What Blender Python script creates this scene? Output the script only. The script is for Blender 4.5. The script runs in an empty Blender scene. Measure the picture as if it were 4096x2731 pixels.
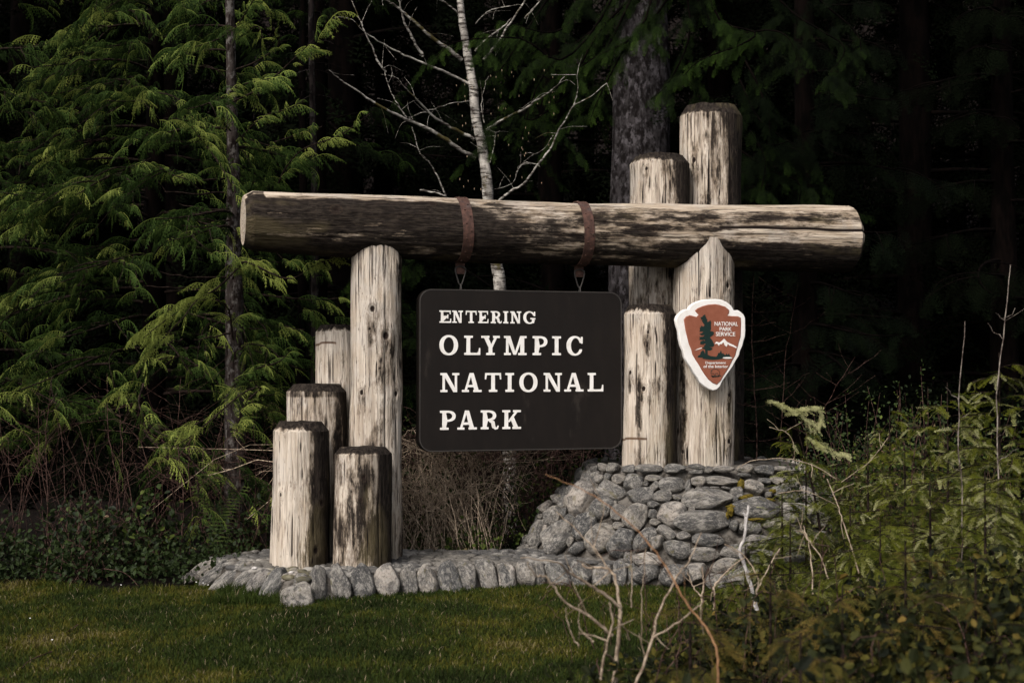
import bpy, math, random
import numpy as np
from mathutils import Vector, Matrix
rng = np.random.default_rng(7); random.seed(7)
R = math.radians; PI = math.pi
scene = bpy.context.scene
# ------------------------------------------------------------------ camera, world, sun, exposure
EYE = 1.5; PITCH = R(1.136); FPX = 1422.0
cd = bpy.data.cameras.new('camera'); cam = bpy.data.objects.new('camera', cd)
scene.collection.objects.link(cam); scene.camera = cam
cam.location = (0, 0, EYE); cam.rotation_euler = (R(90) + PITCH, 0, 0)
cd.lens = 50; cd.sensor_width = 36; cd.clip_end = 400; cd.clip_start = .05
cd.dof.use_dof = True; cd.dof.focus_distance = 10.2; cd.dof.aperture_fstop = 3.2
SUN_AZ, SUN_EL = 34, 43          # degrees left of the line camera -> behind camera ; elevation
sd = Vector((-math.sin(R(SUN_AZ)) * math.cos(R(SUN_EL)), -math.cos(R(SUN_AZ)) * math.cos(R(SUN_EL)), math.sin(R(SUN_EL))))
w = bpy.data.worlds.new("World"); scene.world = w; w.use_nodes = True
nt = w.node_tree; bg = nt.nodes['Background']
sky = nt.nodes.new('ShaderNodeTexSky'); sky.sky_type = 'NISHITA'; sky.sun_disc = False
sky.sun_elevation = R(SUN_EL); sky.sun_rotation = math.atan2(sd.x, sd.y)
hs = nt.nodes.new('ShaderNodeHueSaturation'); hs.inputs['Saturation'].default_value = .35; nt.links.new(sky.outputs[0], hs.inputs['Color']); nt.links.new(hs.outputs[0], bg.inputs[0])
bg.inputs[1].default_value = .075; sky.dust_density = 5; sky.air_density = .8
sl = bpy.data.lights.new('sun', 'SUN'); sl.energy = 1.5; sl.angle = R(16); sl.color = (1, .94, .87)
so = bpy.data.objects.new('sun', sl); scene.collection.objects.link(so)
so.rotation_euler = (-sd).to_track_quat('-Z', 'Y').to_euler(); so.location = sd * 50
vs = scene.view_settings; vs.view_transform = 'Standard'; vs.look = 'None'; vs.exposure = 1.08; vs.gamma = 1
vs.use_curve_mapping = False

# ------------------------------------------------------------------ helpers
col = scene.collection
cp, sp_ = math.cos(PITCH), math.sin(PITCH)
def W(px, py, d):
    """world point seen at pixel (1024x682) at world depth d"""
    xc = (px - 512) / FPX; yc = (341 - py) / FPX
    y = cp - yc * sp_; z = sp_ + yc * cp
    return np.array([xc / y * d, d, EYE + z / y * d])
def WL(pts, d, d2=None):
    n = len(pts); d2 = d if d2 is None else d2
    return np.array([W(p[0], p[1], d + (d2 - d) * i / max(1, n - 1)) for i, p in enumerate(pts)])
def tag(o, label=None, cat=None, group=None, kind=None):
    if label: o['label'] = label
    if cat: o['category'] = cat
    if group: o['group'] = group
    if kind: o['kind'] = kind
    return o
def empty(name, loc, label=None, cat=None, group=None, rz=0):
    o = bpy.data.objects.new(name, None); col.objects.link(o); o.location = loc; o.rotation_euler = (0, 0, rz)
    o.empty_display_size = .1
    return tag(o, label, cat, group)
class MB:
    def __init__(s): s.v = []; s.q = []; s.t = []; s.a = {}; s.n = 0
    def add(s, v, q=None, t=None, **attrs):
        v = np.asarray(v, float).reshape(-1, 3)
        if q is not None and len(q): s.q.append(np.asarray(q, int) + s.n)
        if t is not None and len(t): s.t.append(np.asarray(t, int) + s.n)
        for k, x in attrs.items(): s.a.setdefault(k, []).append((s.n, np.broadcast_to(np.asarray(x, float), (len(v),))))
        s.v.append(v); s.n += len(v)
    def build(s, name, mat, parent=None, smooth=True, loc=None):
        v = np.concatenate(s.v); q = np.concatenate(s.q) if s.q else np.zeros((0, 4), int)
        t = np.concatenate(s.t) if s.t else np.zeros((0, 3), int)
        if loc is not None: v = v - np.asarray(loc)
        me = bpy.data.meshes.new(name); nq, ntr = len(q), len(t)
        me.vertices.add(len(v)); me.vertices.foreach_set('co', v.astype(np.float32).ravel())
        li = np.concatenate([q.ravel(), t.ravel()]).astype(np.int32)
        me.loops.add(len(li)); me.loops.foreach_set('vertex_index', li)
        ls = np.concatenate([np.arange(nq) * 4, nq * 4 + np.arange(ntr) * 3]).astype(np.int32)
        me.polygons.add(nq + ntr); me.polygons.foreach_set('loop_start', ls)
        me.polygons.foreach_set('use_smooth', np.full(nq + ntr, smooth, bool))
        me.update(calc_edges=True)
        for k, L in s.a.items():
            arr = np.zeros(len(v), np.float32)
            for n0, x in L: arr[n0:n0 + len(x)] = x
            me.attributes.new(k, 'FLOAT', 'POINT').data.foreach_set('value', arr)
        if mat: me.materials.append(mat)
        o = bpy.data.objects.new(name, me); col.objects.link(o)
        if parent is not None: o.parent = parent
        if loc is not None: o.location = loc
        return o
def _h(ix, iy, iz, seed):
    n = (ix * 374761393 + iy * 668265263 + iz * 2147483647 + seed * 1274126177) & 0xffffffff
    n = ((n ^ (n >> 13)) * 1274126177) & 0xffffffff
    return ((n ^ (n >> 16)) & 0xffffff) / float(0xffffff)
def vnoise(p, seed=0, octaves=1):
    p = np.asarray(p, float); out = np.zeros(len(p)); amp = 1; tot = 0
    for o in range(octaves):
        q = p * (2 ** o) + 100 * o; i = np.floor(q).astype(np.int64); f = q - i; f = f * f * (3 - 2 * f)
        r = 0
        for dx in (0, 1):
            for dy in (0, 1):
                for dz in (0, 1):
                    wt = (f[:, 0] if dx else 1 - f[:, 0]) * (f[:, 1] if dy else 1 - f[:, 1]) * (f[:, 2] if dz else 1 - f[:, 2])
                    r = r + wt * _h(i[:, 0] + dx, i[:, 1] + dy, i[:, 2] + dz, seed)
        out += amp * r; tot += amp; amp *= .5
    return out / tot * 2 - 1
def nrm(a): a = np.asarray(a, float); return a / (np.linalg.norm(a, axis=-1, keepdims=True) + 1e-9)
def tube(mb, pts, r0, r1=None, sides=5, wob=0, **attrs):
    P = np.asarray(pts, float); n = len(P)
    rad = np.linspace(r0, r0 if r1 is None else r1, n) if np.isscalar(r0) else np.asarray(r0, float)
    T = nrm(np.gradient(P, axis=0)); ref = np.array([0, 0, 1.]) if abs(T[:, 2]).mean() < .8 else np.array([1., 0, 0])
    A = nrm(np.cross(T, ref)); B = np.cross(T, A)
    a = np.linspace(0, 2 * PI, sides, endpoint=False)
    rr = rad[:, None] * (1 + (wob * rng.normal(size=(n, sides)) if wob else np.zeros((n, sides))))
    V = P[:, None] + rr[..., None] * (np.cos(a)[None, :, None] * A[:, None] + np.sin(a)[None, :, None] * B[:, None])
    i = np.arange(n - 1)[:, None] * sides; j = np.arange(sides)[None]; k = (j + 1) % sides
    q = np.stack([i + j, i + k, i + sides + k, i + sides + j], -1).reshape(-1, 4)
    mb.add(V.reshape(-1, 3), q=q, **attrs)
def smooth_line(P, n):
    P = np.asarray(P, float); m = len(P)
    if m < 3: return np.array([P[0] + (P[-1] - P[0]) * t for t in np.linspace(0, 1, n)])
    Q = np.vstack([2 * P[0] - P[1], P, 2 * P[-1] - P[-2]]); out = []
    for t in np.linspace(0, m - 1 - 1e-6, n):
        i = int(t); f = t - i; a, b, c, d = Q[i], Q[i + 1], Q[i + 2], Q[i + 3]
        out.append(.5 * ((2 * b) + (-a + c) * f + (2 * a - 5 * b + 4 * c - d) * f * f + (-a + 3 * b - 3 * c + d) * f ** 3))
    return np.array(out)
def box(mb, x0, x1, y0, y1, z0, z1):
    v = [(x, y, z) for z in (z0, z1) for y in (y0, y1) for x in (x0, x1)]
    mb.add(v, q=[(0, 2, 3, 1), (4, 5, 7, 6), (0, 1, 5, 4), (2, 6, 7, 3), (0, 4, 6, 2), (1, 3, 7, 5)])

# ------------------------------------------------------------------ materials
class NT:
    def __init__(s, name):
        s.m = bpy.data.materials.new(name); s.m.use_nodes = True; s.t = s.m.node_tree
        s.b = s.t.nodes['Principled BSDF']; s.out = s.t.nodes['Material Output']
    def n(s, typ, **kw):
        x = s.t.nodes.new(typ)
        for k, v in kw.items():
            if k.startswith('i_'):
                x.inputs[k[2:].replace('_', ' ')].default_value = v
            else: setattr(x, k, v)
        return x
    def l(s, a, b): s.t.links.new(a, b)
    def noise(s, vec, scale, detail=4, rough=.55, mp=None):
        if mp:
            m = s.n('ShaderNodeMapping'); m.inputs['Scale'].default_value = mp; s.l(vec, m.inputs[0]); vec = m.outputs[0]
        x = s.n('ShaderNodeTexNoise'); x.inputs['Scale'].default_value = scale; x.inputs['Detail'].default_value = detail
        x.inputs['Roughness'].default_value = rough; s.l(vec, x.inputs['Vector']); return x.outputs['Fac']
    def ramp(s, fac, stops):
        r = s.n('ShaderNodeValToRGB'); e = r.color_ramp.elements
        while len(e) < len(stops): e.new(.5)
        for i, (p, c) in enumerate(stops):
            e[i].position = p; e[i].color = (*c, 1) if len(c) == 3 else c
        s.l(fac, r.inputs[0]); return r.outputs[0]
    def math(s, op, a, b=None, clamp=False):
        x = s.n('ShaderNodeMath', operation=op, use_clamp=clamp)
        for i, v in enumerate((a, b)):
            if v is None: continue
            if isinstance(v, (int, float)): x.inputs[i].default_value = v
            else: s.l(v, x.inputs[i])
        return x.outputs[0]
    def mix(s, f, a, b):
        x = s.n('ShaderNodeMix', data_type='RGBA')
        for i, v in ((0, f), (6, a), (7, b)):
            if isinstance(v, (int, float)): x.inputs[i].default_value = v
            elif isinstance(v, tuple): x.inputs[i].default_value = (*v, 1)
            else: s.l(v, x.inputs[i])
        return x.outputs[2]
    def smooth(s, v, lo, hi):
        x = s.n('ShaderNodeMapRange', interpolation_type='SMOOTHSTEP'); s.l(v, x.inputs[0])
        x.inputs[1].default_value = lo; x.inputs[2].default_value = hi; return x.outputs[0]
    def attr(s, name): return s.n('ShaderNodeAttribute', attribute_name=name).outputs['Fac']
    def bump(s, h, strength, dist):
        x = s.n('ShaderNodeBump'); x.inputs['Strength'].default_value = strength; x.inputs['Distance'].default_value = dist
        s.l(h, x.inputs['Height']); s.l(x.outputs[0], s.b.inputs['Normal'])
    def fin(s, colr, rough=.8, spec=.3, metal=0):
        if isinstance(colr, tuple): s.b.inputs['Base Color'].default_value = (*colr, 1)
        else: s.l(colr, s.b.inputs['Base Color'])
        if isinstance(rough, (int, float)): s.b.inputs['Roughness'].default_value = rough
        else: s.l(rough, s.b.inputs['Roughness'])
        s.b.inputs['Specular IOR Level'].default_value = spec; s.b.inputs['Metallic'].default_value = metal
        return s.m

def wood_mat(name, light=(.63, .55, .465), mid=(.43, .36, .29), dark=(.010, .0075, .0065), grain=1.0):
    s = NT(name); oc = s.n('ShaderNodeTexCoord').outputs['Object']
    wp = s.noise(oc, 2.2, 3); wv = s.n('ShaderNodeVectorMath', operation='MULTIPLY_ADD')
    s.l(s.n('ShaderNodeTexNoise', i_Scale=2.5).outputs['Color'], wv.inputs[0]); wv.inputs[1].default_value = (.025, .025, 0); s.l(oc, wv.inputs[2])
    v = wv.outputs[0]
    g1 = s.noise(v, 34, 6, .65, (1, 1, .045)); g2 = s.noise(v, 90, 3, .6, (1, 1, .03)); bl = s.noise(oc, 5, 7, .65, (1, 1, .38))
    bl2 = s.noise(oc, 17, 6, .7, (1, 1, .3)); fine = s.noise(oc, 55, 5, .7, (1, 1, .25))
    c = s.mix(s.smooth(g1, .38, .62), mid, light)
    c = s.mix(s.math('MULTIPLY', s.smooth(g2, .54, .66), .6), c, (.12, .09, .07))
    c = s.mix(s.math('MULTIPLY', s.smooth(bl, .5, .62), .35), c, (.36, .27, .19))
    c = s.mix(s.math('MULTIPLY', s.smooth(s.noise(oc, 3, 4), .5, .6), .3), c, (.50, .47, .44))
    st = s.math('ADD', s.math('MULTIPLY', bl2, 1.0), s.math('MULTIPLY', g1, .55))
    st = s.math('ADD', st, s.math('MULTIPLY', fine, .45)); st = s.math('ADD', st, s.math('MULTIPLY', s.attr('stain'), 1.25))
    st1 = s.smooth(st, .95, 1.10); st2 = s.smooth(st, 1.07, 1.22)
    c = s.mix(s.math('MULTIPLY', st1, .72), c, (.13, .095, .065))
    c = s.mix(s.math('MULTIPLY', st2, s.math('ADD', .88, s.math('MULTIPLY', s.smooth(fine, .60, .42), .11))), c, dark)
    hair = s.math('MULTIPLY', s.smooth(s.noise(v, 62, 4, .7, (1, 1, .028)), .555, .60), s.smooth(s.noise(oc, 4, 3, .5, (1, 1, .4)), .40, .54))
    c = s.mix(s.math('MULTIPLY', hair, .9), c, (.03, .022, .018))
    slit = s.math('MULTIPLY', s.smooth(s.noise(v, 27, 3, .6, (1, 1, .022)), .625, .655), s.smooth(s.noise(oc, 2.5, 3, .5), .46, .54)); c = s.mix(slit, c, (.012, .009, .008))
    blot = s.math('MULTIPLY', s.smooth(s.noise(oc, 26, 6, .75, (1, 1, .45)), .58, .66), s.smooth(s.noise(oc, 3.5, 4, .6), .44, .58)); c = s.mix(s.math('MULTIPLY', blot, .8), c, (.05, .038, .032))
    ylw = s.smooth(s.noise(oc, 2.2, 4, .6, (1, 1, .35)), .54, .64); c = s.mix(s.math('MULTIPLY', ylw, .18), c, (.30, .24, .12))
    kn = s.attr('knot')                           # rings round a knot
    ring = s.n('ShaderNodeMath', operation='SINE'); s.l(s.math('MULTIPLY', kn, 26.0), ring.inputs[0])
    c = s.mix(s.math('MULTIPLY', s.smooth(kn, .25, .9), s.math('MULTIPLY', s.smooth(ring.outputs[0], -.3, .9), .6)), c, (.07, .045, .03))
    c = s.mix(s.smooth(kn, .66, .82), c, (.018, .012, .01))
    c = s.mix(s.smooth(s.attr('crack'), .35, .8), c, (.012, .008, .007))
    c = s.mix(s.math('MULTIPLY', s.smooth(s.attr('rust'), .4, .62), .85), c, (.085, .04, .02))
    h = s.math('ADD', s.math('MULTIPLY', g1, .7), s.math('MULTIPLY', g2, .3)); h = s.math('ADD', h, s.math('MULTIPLY', fine, .3))
    h = s.math('SUBTRACT', h, s.math('MULTIPLY', slit, .8)); s.bump(h, 1.0 * grain, .035)
    return s.fin(c, .9, .08)
def stone_mat(name='granite_boulder', g=1.0):
    s = NT(name); oc = s.n('ShaderNodeTexCoord').outputs['Object']; rnd = s.n('ShaderNodeObjectInfo').outputs['Random']
    ad = s.n('ShaderNodeVectorMath', operation='ADD'); s.l(oc, ad.inputs[0]); cm = s.n('ShaderNodeCombineXYZ')
    s.l(s.math('MULTIPLY', rnd, 37), cm.inputs[0]); s.l(s.math('MULTIPLY', rnd, 91), cm.inputs[1]); s.l(cm.outputs[0], ad.inputs[1]); v = ad.outputs[0]
    base = s.ramp(rnd, [(p_, tuple(g * q_ for q_ in c_)) for p_, c_ in [(0, (.075, .073, .070)), (.25, (.19, .172, .15)), (.45, (.105, .102, .098)), (.65, (.29, .255, .215)), (.8, (.14, .135, .125)), (.92, (.40, .35, .30)), (1, (.22, .20, .18))]])
    n1 = s.noise(v, 1.3, 8, .7); n2 = s.noise(v, 6.5, 6, .8); n3 = s.noise(v, 2.2, 6, .7)
    c = s.mix(s.smooth(n1, .44, .56), s.mix(.7, base, (.04, .04, .042)), base)
    c = s.mix(s.math('MULTIPLY', s.smooth(n2, .50, .64), .55 * g), c, (.42, .39, .35))
    c = s.mix(s.math('MULTIPLY', s.smooth(n2, .47, .37), .6), c, (.018, .018, .018))
    c = s.mix(s.math('MULTIPLY', s.smooth(n3, .52, .60), .5), c, (.40, .37, .33))
    c = s.mix(s.math('MULTIPLY', s.smooth(s.noise(v, 1.4, 4), .6, .7), .6), c, (.10, .085, .03))
    s.bump(s.math('ADD', n1, s.math('MULTIPLY', n2, .35)), .8, .05)
    return s.fin(c, .8, .3)
def leaf_mat(name, stops, rough=.55, trans=.25, spec=.3):
    s = NT(name); c = s.ramp(s.attr('var'), stops); m = s.fin(c, rough, spec)
    tr = s.n('ShaderNodeBsdfTranslucent'); s.l(c, tr.inputs[0]); mx = s.n('ShaderNodeMixShader'); mx.inputs[0].default_value = trans
    s.l(s.b.outputs[0], mx.inputs[1]); s.l(tr.outputs[0], mx.inputs[2]); s.l(mx.outputs[0], s.out.inputs[0]); return m
def bark_mat(name, a, b, scale=20, zs=.3, bump=.7, lich=None, k=(.4, .6)):
    s = NT(name); oc = s.n('ShaderNodeTexCoord').outputs['Object']; n = s.noise(oc, scale, 6, .7, (1, 1, zs)); n2 = s.noise(oc, scale * .9, 5, .7, (1, 1, .7))
    c = s.mix(s.smooth(n, *k), a, b)
    if lich: c = s.mix(s.smooth(n2, .52, .62), c, lich)
    s.bump(n, bump, .02); return s.fin(c, 1.0, .03)
M = {}
M['wood'] = wood_mat('weathered_wood')
M['wood_beam'] = wood_mat('weathered_beam_wood', light=(.60, .505, .405), mid=(.36, .285, .21))
M['stone'] = stone_mat(); M['cobble'] = stone_mat('paving_cobble', .45)
M['mortar'] = bark_mat('mortar', (.03, .026, .022), (.12, .108, .095), 12, 1, .6)
M['cedar'] = leaf_mat('cedar_foliage', [(0, (.0045, .008, .003)), (.4, (.017, .033, .007)), (.68, (.055, .092, .020)), (1, (.26, .30, .07))], .8, .3, .06)
M['hemlock'] = leaf_mat('hemlock_foliage', [(0, (.0022, .0035, .002)), (.35, (.006, .010, .0035)), (.7, (.018, .034, .007)), (1, (.05, .085, .015))], .9, .25, .03)  # low end kept near black so dim boughs carry shade in their colour
M['dark'] = leaf_mat('shaded_forest_foliage', [(0, (.0022, .0026, .0016)), (1, (.004, .0065, .003))], 1, .1, .0)  # greens far below real foliage: forest shade put into the colour
M['sapling'] = leaf_mat('sapling_foliage', [(0, (.008, .014, .004)), (.4, (.036, .047, .006)), (.8, (.13, .138, .014)), (1, (.38, .37, .19))], .8, .3, .06)
M['leaf'] = leaf_mat('broad_leaves', [(0, (.008, .013, .005)), (.5, (.028, .045, .011)), (.85, (.085, .11, .02)), (1, (.20, .12, .08))], .6, .2, .15)
M['fgleaf'] = leaf_mat('shrub_leaves', [(0, (.006, .008, .004)), (.4, (.020, .024, .007)), (.75, (.070, .064, .012)), (1, (.15, .10, .025))], .7, .25, .1)
M['grass'] = leaf_mat('lawn_grass', [(0, (.009, .014, .003)), (.4, (.024, .038, .006)), (.62, (.052, .056, .007)), (.85, (.095, .080, .012)), (1, (.20, .16, .10))], .8, .2, .1)
M['cbark'] = bark_mat('cedar_bark', (.010, .007, .006), (.040, .032, .029), 26, .25, .8, (.095, .086, .08), (.42, .58))
M['gbark'] = bark_mat('spruce_bark', (.008, .0065, .0065), (.036, .032, .033), 16, .5, 1., (.07, .063, .067), (.42, .6))
M['tbark'] = bark_mat('thin_trunk_bark', (.005, .004, .004), (.018, .014, .013), 26, .25, .8, (.03, .027, .025), (.42, .58))
M['bramble'] = bark_mat('bramble_stems', (.22, .16, .115), (.58, .46, .34), 40, 1, .2)
M['dbark'] = bark_mat('shaded_bark', (.001, .0007, .0006), (.0032, .002, .0017), 12, .3)  # bark darkened almost to black, standing in for the forest shade
M['twig'] = bark_mat('dry_twigs', (.18, .13, .09), (.44, .34, .24), 40, 1, .2)
M['dtwig'] = bark_mat('shaded_twigs', (.007, .005, .004), (.026, .018, .015), 30, 1, .2)  # darkened copy of the twig colour with shade painted in
M['redtwig'] = bark_mat('red_brown_twigs', (.025, .013, .011), (.095, .058, .048), 30, 1, .2)
M['paletwig'] = bark_mat('pale_branch_wood', (.15, .11, .08), (.34, .27, .20), 30, 1, .3)
M['ptwig2'] = bark_mat('speckled_sapling_bark', (.06, .045, .04), (.26, .22, .19), 30, .5, .3)
M['orange'] = bark_mat('orange_stem', (.16, .085, .045), (.27, .15, .08), 30, 1, .2)
M['whitestick'] = bark_mat('bleached_stick', (.20, .18, .175), (.48, .45, .43), 30, .4, .3)
def birch_mat():
    s = NT('birch_bark'); oc = s.n('ShaderNodeTexCoord').outputs['Object']
    n = s.noise(oc, 16, 5, .65, (.5, .5, 3.2)); n2 = s.noise(oc, 9, 6, .7); n3 = s.noise(oc, 3.2, 5, .6)
    c = s.mix(s.smooth(n2, .4, .65), (.16, .145, .13), (.46, .425, .38))
    c = s.mix(s.smooth(n, .50, .57), c, (.035, .027, .022)); c = s.mix(s.smooth(n3, .585, .65), c, (.05, .04, .012)); s.bump(n, .4, .01)
    return s.fin(c, .7, .2)
M['birch'] = birch_mat()
s = NT('forest_floor'); oc = s.n('ShaderNodeTexCoord').outputs['Object']; n = s.noise(oc, 3, 8, .7); n2 = s.noise(oc, 25, 6, .7)
s.bump(s.math('ADD', n, n2), 1, .06); M['floor'] = s.fin(s.mix(s.smooth(n2, .35, .7), (.005, .003, .0025), (.012, .007, .005)), .95, .1)
s = NT('lawn_soil'); oc = s.n('ShaderNodeTexCoord').outputs['Object']; n = s.noise(oc, 1.6, 7, .65); n2 = s.noise(oc, 30, 6, .75); n3 = s.noise(oc, .8, 5, .6)
c = s.mix(s.smooth(n2, .35, .7), (.018, .016, .008), (.04, .045, .012)); c = s.mix(s.math('MULTIPLY', s.smooth(n, .5, .62), .8), c, (.075, .062, .012))
c = s.mix(s.math('MULTIPLY', s.smooth(n3, .56, .66), .5), c, (.05, .034, .02)); s.bump(n2, 1, .03); M['lawn'] = s.fin(c, .95, .1)
s = NT('brown_sign_paint'); oc = s.n('ShaderNodeTexCoord').outputs['Object']; n = s.noise(oc, 3, 6, .6, (3, 1, .5)); n2 = s.noise(oc, 60, 3)
n3 = s.noise(oc, 1.3, 7, .7, (2.5, 1, .35))
c = s.mix(s.smooth(n, .4, .7), (.0060, .0040, .0030), (.0085, .0058, .0044)); c = s.mix(s.math('MULTIPLY', s.smooth(n3, .60, .68), .30), c, (.05, .04, .032))
s.bump(n2, .12, .002); M['board'] = s.fin(c, .62, .22)
s = NT('white_sign_paint'); oc = s.n('ShaderNodeTexCoord').outputs['Object']; n = s.noise(oc, 14, 6, .65)
M['white'] = s.fin(s.mix(s.smooth(n, .35, .75), (.82, .79, .76), (.70, .66, .61)), .5, .3)
s = NT('board_edge'); M['edge'] = s.fin((.045, .04, .036), .5, .3)
s = NT('arrowhead_brown'); oc = s.n('ShaderNodeTexCoord').outputs['Object']; n = s.noise(oc, 20, 6, .65)
M['arrow'] = s.fin(s.mix(s.smooth(n, .35, .7), (.23, .075, .042), (.265, .092, .054)), .5, .3)
s = NT('arrowhead_green'); M['agreen'] = s.fin((.008, .022, .018), .5, .3)
s = NT('rust'); oc = s.n('ShaderNodeTexCoord').outputs['Object']; n = s.noise(oc, 30, 7, .75); n2 = s.noise(oc, 9, 4)
c = s.mix(s.smooth(n, .4, .65), (.05, .024, .018), (.10, .048, .034)); c = s.mix(s.math('MULTIPLY', s.smooth(n2, .55, .7), .6), c, (.06, .05, .05)); s.bump(n, .4, .004)
M['rust'] = s.fin(c, .75, .4, .2)
s = NT('galvanised_steel'); M['steel'] = s.fin((.06, .054, .05), .5, .4, .5)
s = NT('petal_white'); M['petal'] = s.fin((.75, .72, .72), .6)
s = NT('moss'); oc = s.n('ShaderNodeTexCoord').outputs['Object']; n = s.noise(oc, 60, 6, .7); s.bump(n, 1, .02)
M['moss'] = s.fin(s.mix(s.smooth(n, .3, .7), (.05, .045, .008), (.19, .13, .02)), .95, .1)

# ------------------------------------------------------------------ setting
TH = R(17); U = np.array([math.cos(TH), math.sin(TH), 0]); V_ = np.array([-math.sin(TH), math.cos(TH), 0]); O1 = np.array([-.975, 10.22, 0])
def grid(name, x0, x1, y0, y1, nx, ny, zf, mat, keep=None):
    X, Y = np.meshgrid(np.linspace(x0, x1, nx), np.linspace(y0, y1, ny)); P = np.stack([X.ravel(), Y.ravel(), np.zeros(X.size)], 1); P[:, 2] = zf(P)
    i = (np.arange(ny - 1)[:, None] * nx + np.arange(nx - 1)[None]).ravel(); q = np.stack([i, i + 1, i + nx + 1, i + nx], 1)
    if keep is not None: q = q[keep(P[q].mean(1))]
    mb = MB(); mb.add(P, q=q); return mb.build(name, mat)
tag(grid('ground', -120, 120, -60, 160, 120, 110, lambda P: -.012 + np.clip(P[:, 1] - 24, 0, 60) * .5 + np.clip(P[:, 1] - 14, 0, 99) ** .5 * .1 * vnoise(P * .5, 3, 2), M['floor']), kind='structure')
def lawn_edge(x):     # depth where the lawn gives way to bushes
    x = np.asarray(x, float); return np.where(x < -2.2, 9.72, 10.0) + .12 * np.sin(x * 3.1) + .07 * np.sin(x * 7.7 + 1)
def lawn_z(P): return .004 + .018 * (vnoise(P * np.array([.9, .9, 0]), 5, 2) + 1) * np.clip((lawn_edge(P[:, 0]) - P[:, 1]) / .5, 0, 1)
tag(grid('lawn', -9, 5, -3, 10.4, 280, 268, lawn_z, M['lawn'], lambda c: c[:, 1] < lawn_edge(c[:, 0])), kind='structure')

# grass
def grass():
    mb = MB(); N = 150000
    d = 5.9 + (rng.random(N) ** .8) * 4.3; kx = rng.uniform(-.38, .16, N); x = kx * d
    ok = (d < lawn_edge(x) + .05); x, d = x[ok], d[ok]; P = np.stack([x, d, np.zeros(len(x))], 1); P[:, 2] = lawn_z(P)
    n1 = vnoise(P * .9, 11, 3); n2 = vnoise(P * 3.5, 12, 3); n3 = vnoise(P * 9, 14, 2)
    hgt = rng.uniform(.012, .034, len(x)) * (1 + .8 * np.clip(n3, 0, 1)) * (1 - .35 * np.clip(n1, 0, 1))
    tall = (np.hypot((x + 1.62) / .35, (d - 9.05) / .12) < 1) | (np.hypot((x + 1.8), (d - 9.4)) < .15); hgt = np.where(tall, hgt * 2.6, hgt)
    edge = lawn_edge(x) - d < .12; hgt = np.where(edge & (x < -2.1), hgt * 1.8, hgt)
    a = rng.uniform(0, 2 * PI, len(x)); wd = rng.uniform(.0016, .0032, len(x)); ln = rng.normal(0, .5, (len(x), 2)) * hgt[:, None]
    side = np.stack([np.cos(a), np.sin(a), 0 * a], 1) * wd[:, None]; top = P + np.stack([ln[:, 0], ln[:, 1], hgt], 1)
    mid = P + np.stack([ln[:, 0] * .3, ln[:, 1] * .3, hgt * .6], 1)
    v = np.stack([P - side, P + side, mid + side * .8, mid - side * .8, top], 1).reshape(-1, 3)
    b = np.arange(len(x)) * 5; var = np.clip(.37 + .46 * n1 + .42 * n2 + rng.normal(0, .13, len(x)), 0, .93); var = np.where(tall, .35 + rng.random(len(x)) * .1, var)
    var = np.where(rng.random(len(x)) < .02, 1, var)
    mb.add(v, q=np.stack([b, b + 1, b + 2, b + 3], 1), t=np.stack([b + 3, b + 2, b + 4], 1), var=np.repeat(var, 5))
    tag(mb.build('grass', M['grass']), 'short mossy grass covering the lawn before the stone base', 'grass', kind='stuff')
grass()
def daisies():
    mb = MB()
    for (px, py) in [(196, 587), (203, 588), (208, 590), (224, 592), (229, 598), (30, 624), (121, 590), (52, 646)]:
        dd = FPX * EYE / (py - 369.2); p = W(px, py, dd); p[2] = .045; a = np.linspace(0, 2 * PI, 9, endpoint=False)
        r = .006; v = np.vstack([p + np.stack([np.cos(a) * r, np.sin(a) * r, 0 * a + .002 * np.cos(3 * a)], 1), [p + [0, 0, .003]]])
        mb.add(v, t=[(i, (i + 1) % 9, 8) for i in range(8)] + [(8, 0, 9)] if False else [(i, (i + 1) % 9, 9) for i in range(9)])
    tag(mb.build('daisy', M['petal']), 'tiny white daisy heads scattered in the grass', 'flowers', kind='stuff')
daisies()

# ------------------------------------------------------------------ stones
def ico(sub):
    import bmesh
    bm = bmesh.new(); bmesh.ops.create_icosphere(bm, subdivisions=sub, radius=1); v = np.array([x.co[:] for x in bm.verts]); f = np.array([[y.index for y in x.verts] for x in bm.faces]); bm.free(); return v, f
IV, IF = ico(4)
stone_mesh = []
for k in range(14):
    p = [2.3, 2.8, 3.4, 2.6][k % 4]; v = IV.copy(); v = v / ((np.abs(v) ** p).sum(1) ** (1 / p))[:, None]
    v *= (1 + .13 * vnoise(IV * 1.1 + k * 9, k, 2) + .05 * vnoise(IV * 3 + k, k + 40, 2))[:, None]
    sh = rng.uniform(-.22, .22, 2); v[:, 0] *= 1 + sh[0] * v[:, 1]; v[:, 1] *= 1 + sh[1] * v[:, 0]
    for _ in range(5):      # chipped flats
        n = nrm(rng.normal(size=3)); dd = v @ n; h = rng.uniform(.62, .85); v = np.where((dd > h)[:, None], v - (dd - h)[:, None] * n * .85, v)
    v = (v - (v.max(0) + v.min(0)) / 2) / ((v.max(0) - v.min(0)) / 2)
    mb = MB(); mb.add(v, t=IF); o = mb.build('stone', M['stone']); stone_mesh.append(o.data); bpy.data.objects.remove(o)
IV2, IF2 = ico(3)
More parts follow.
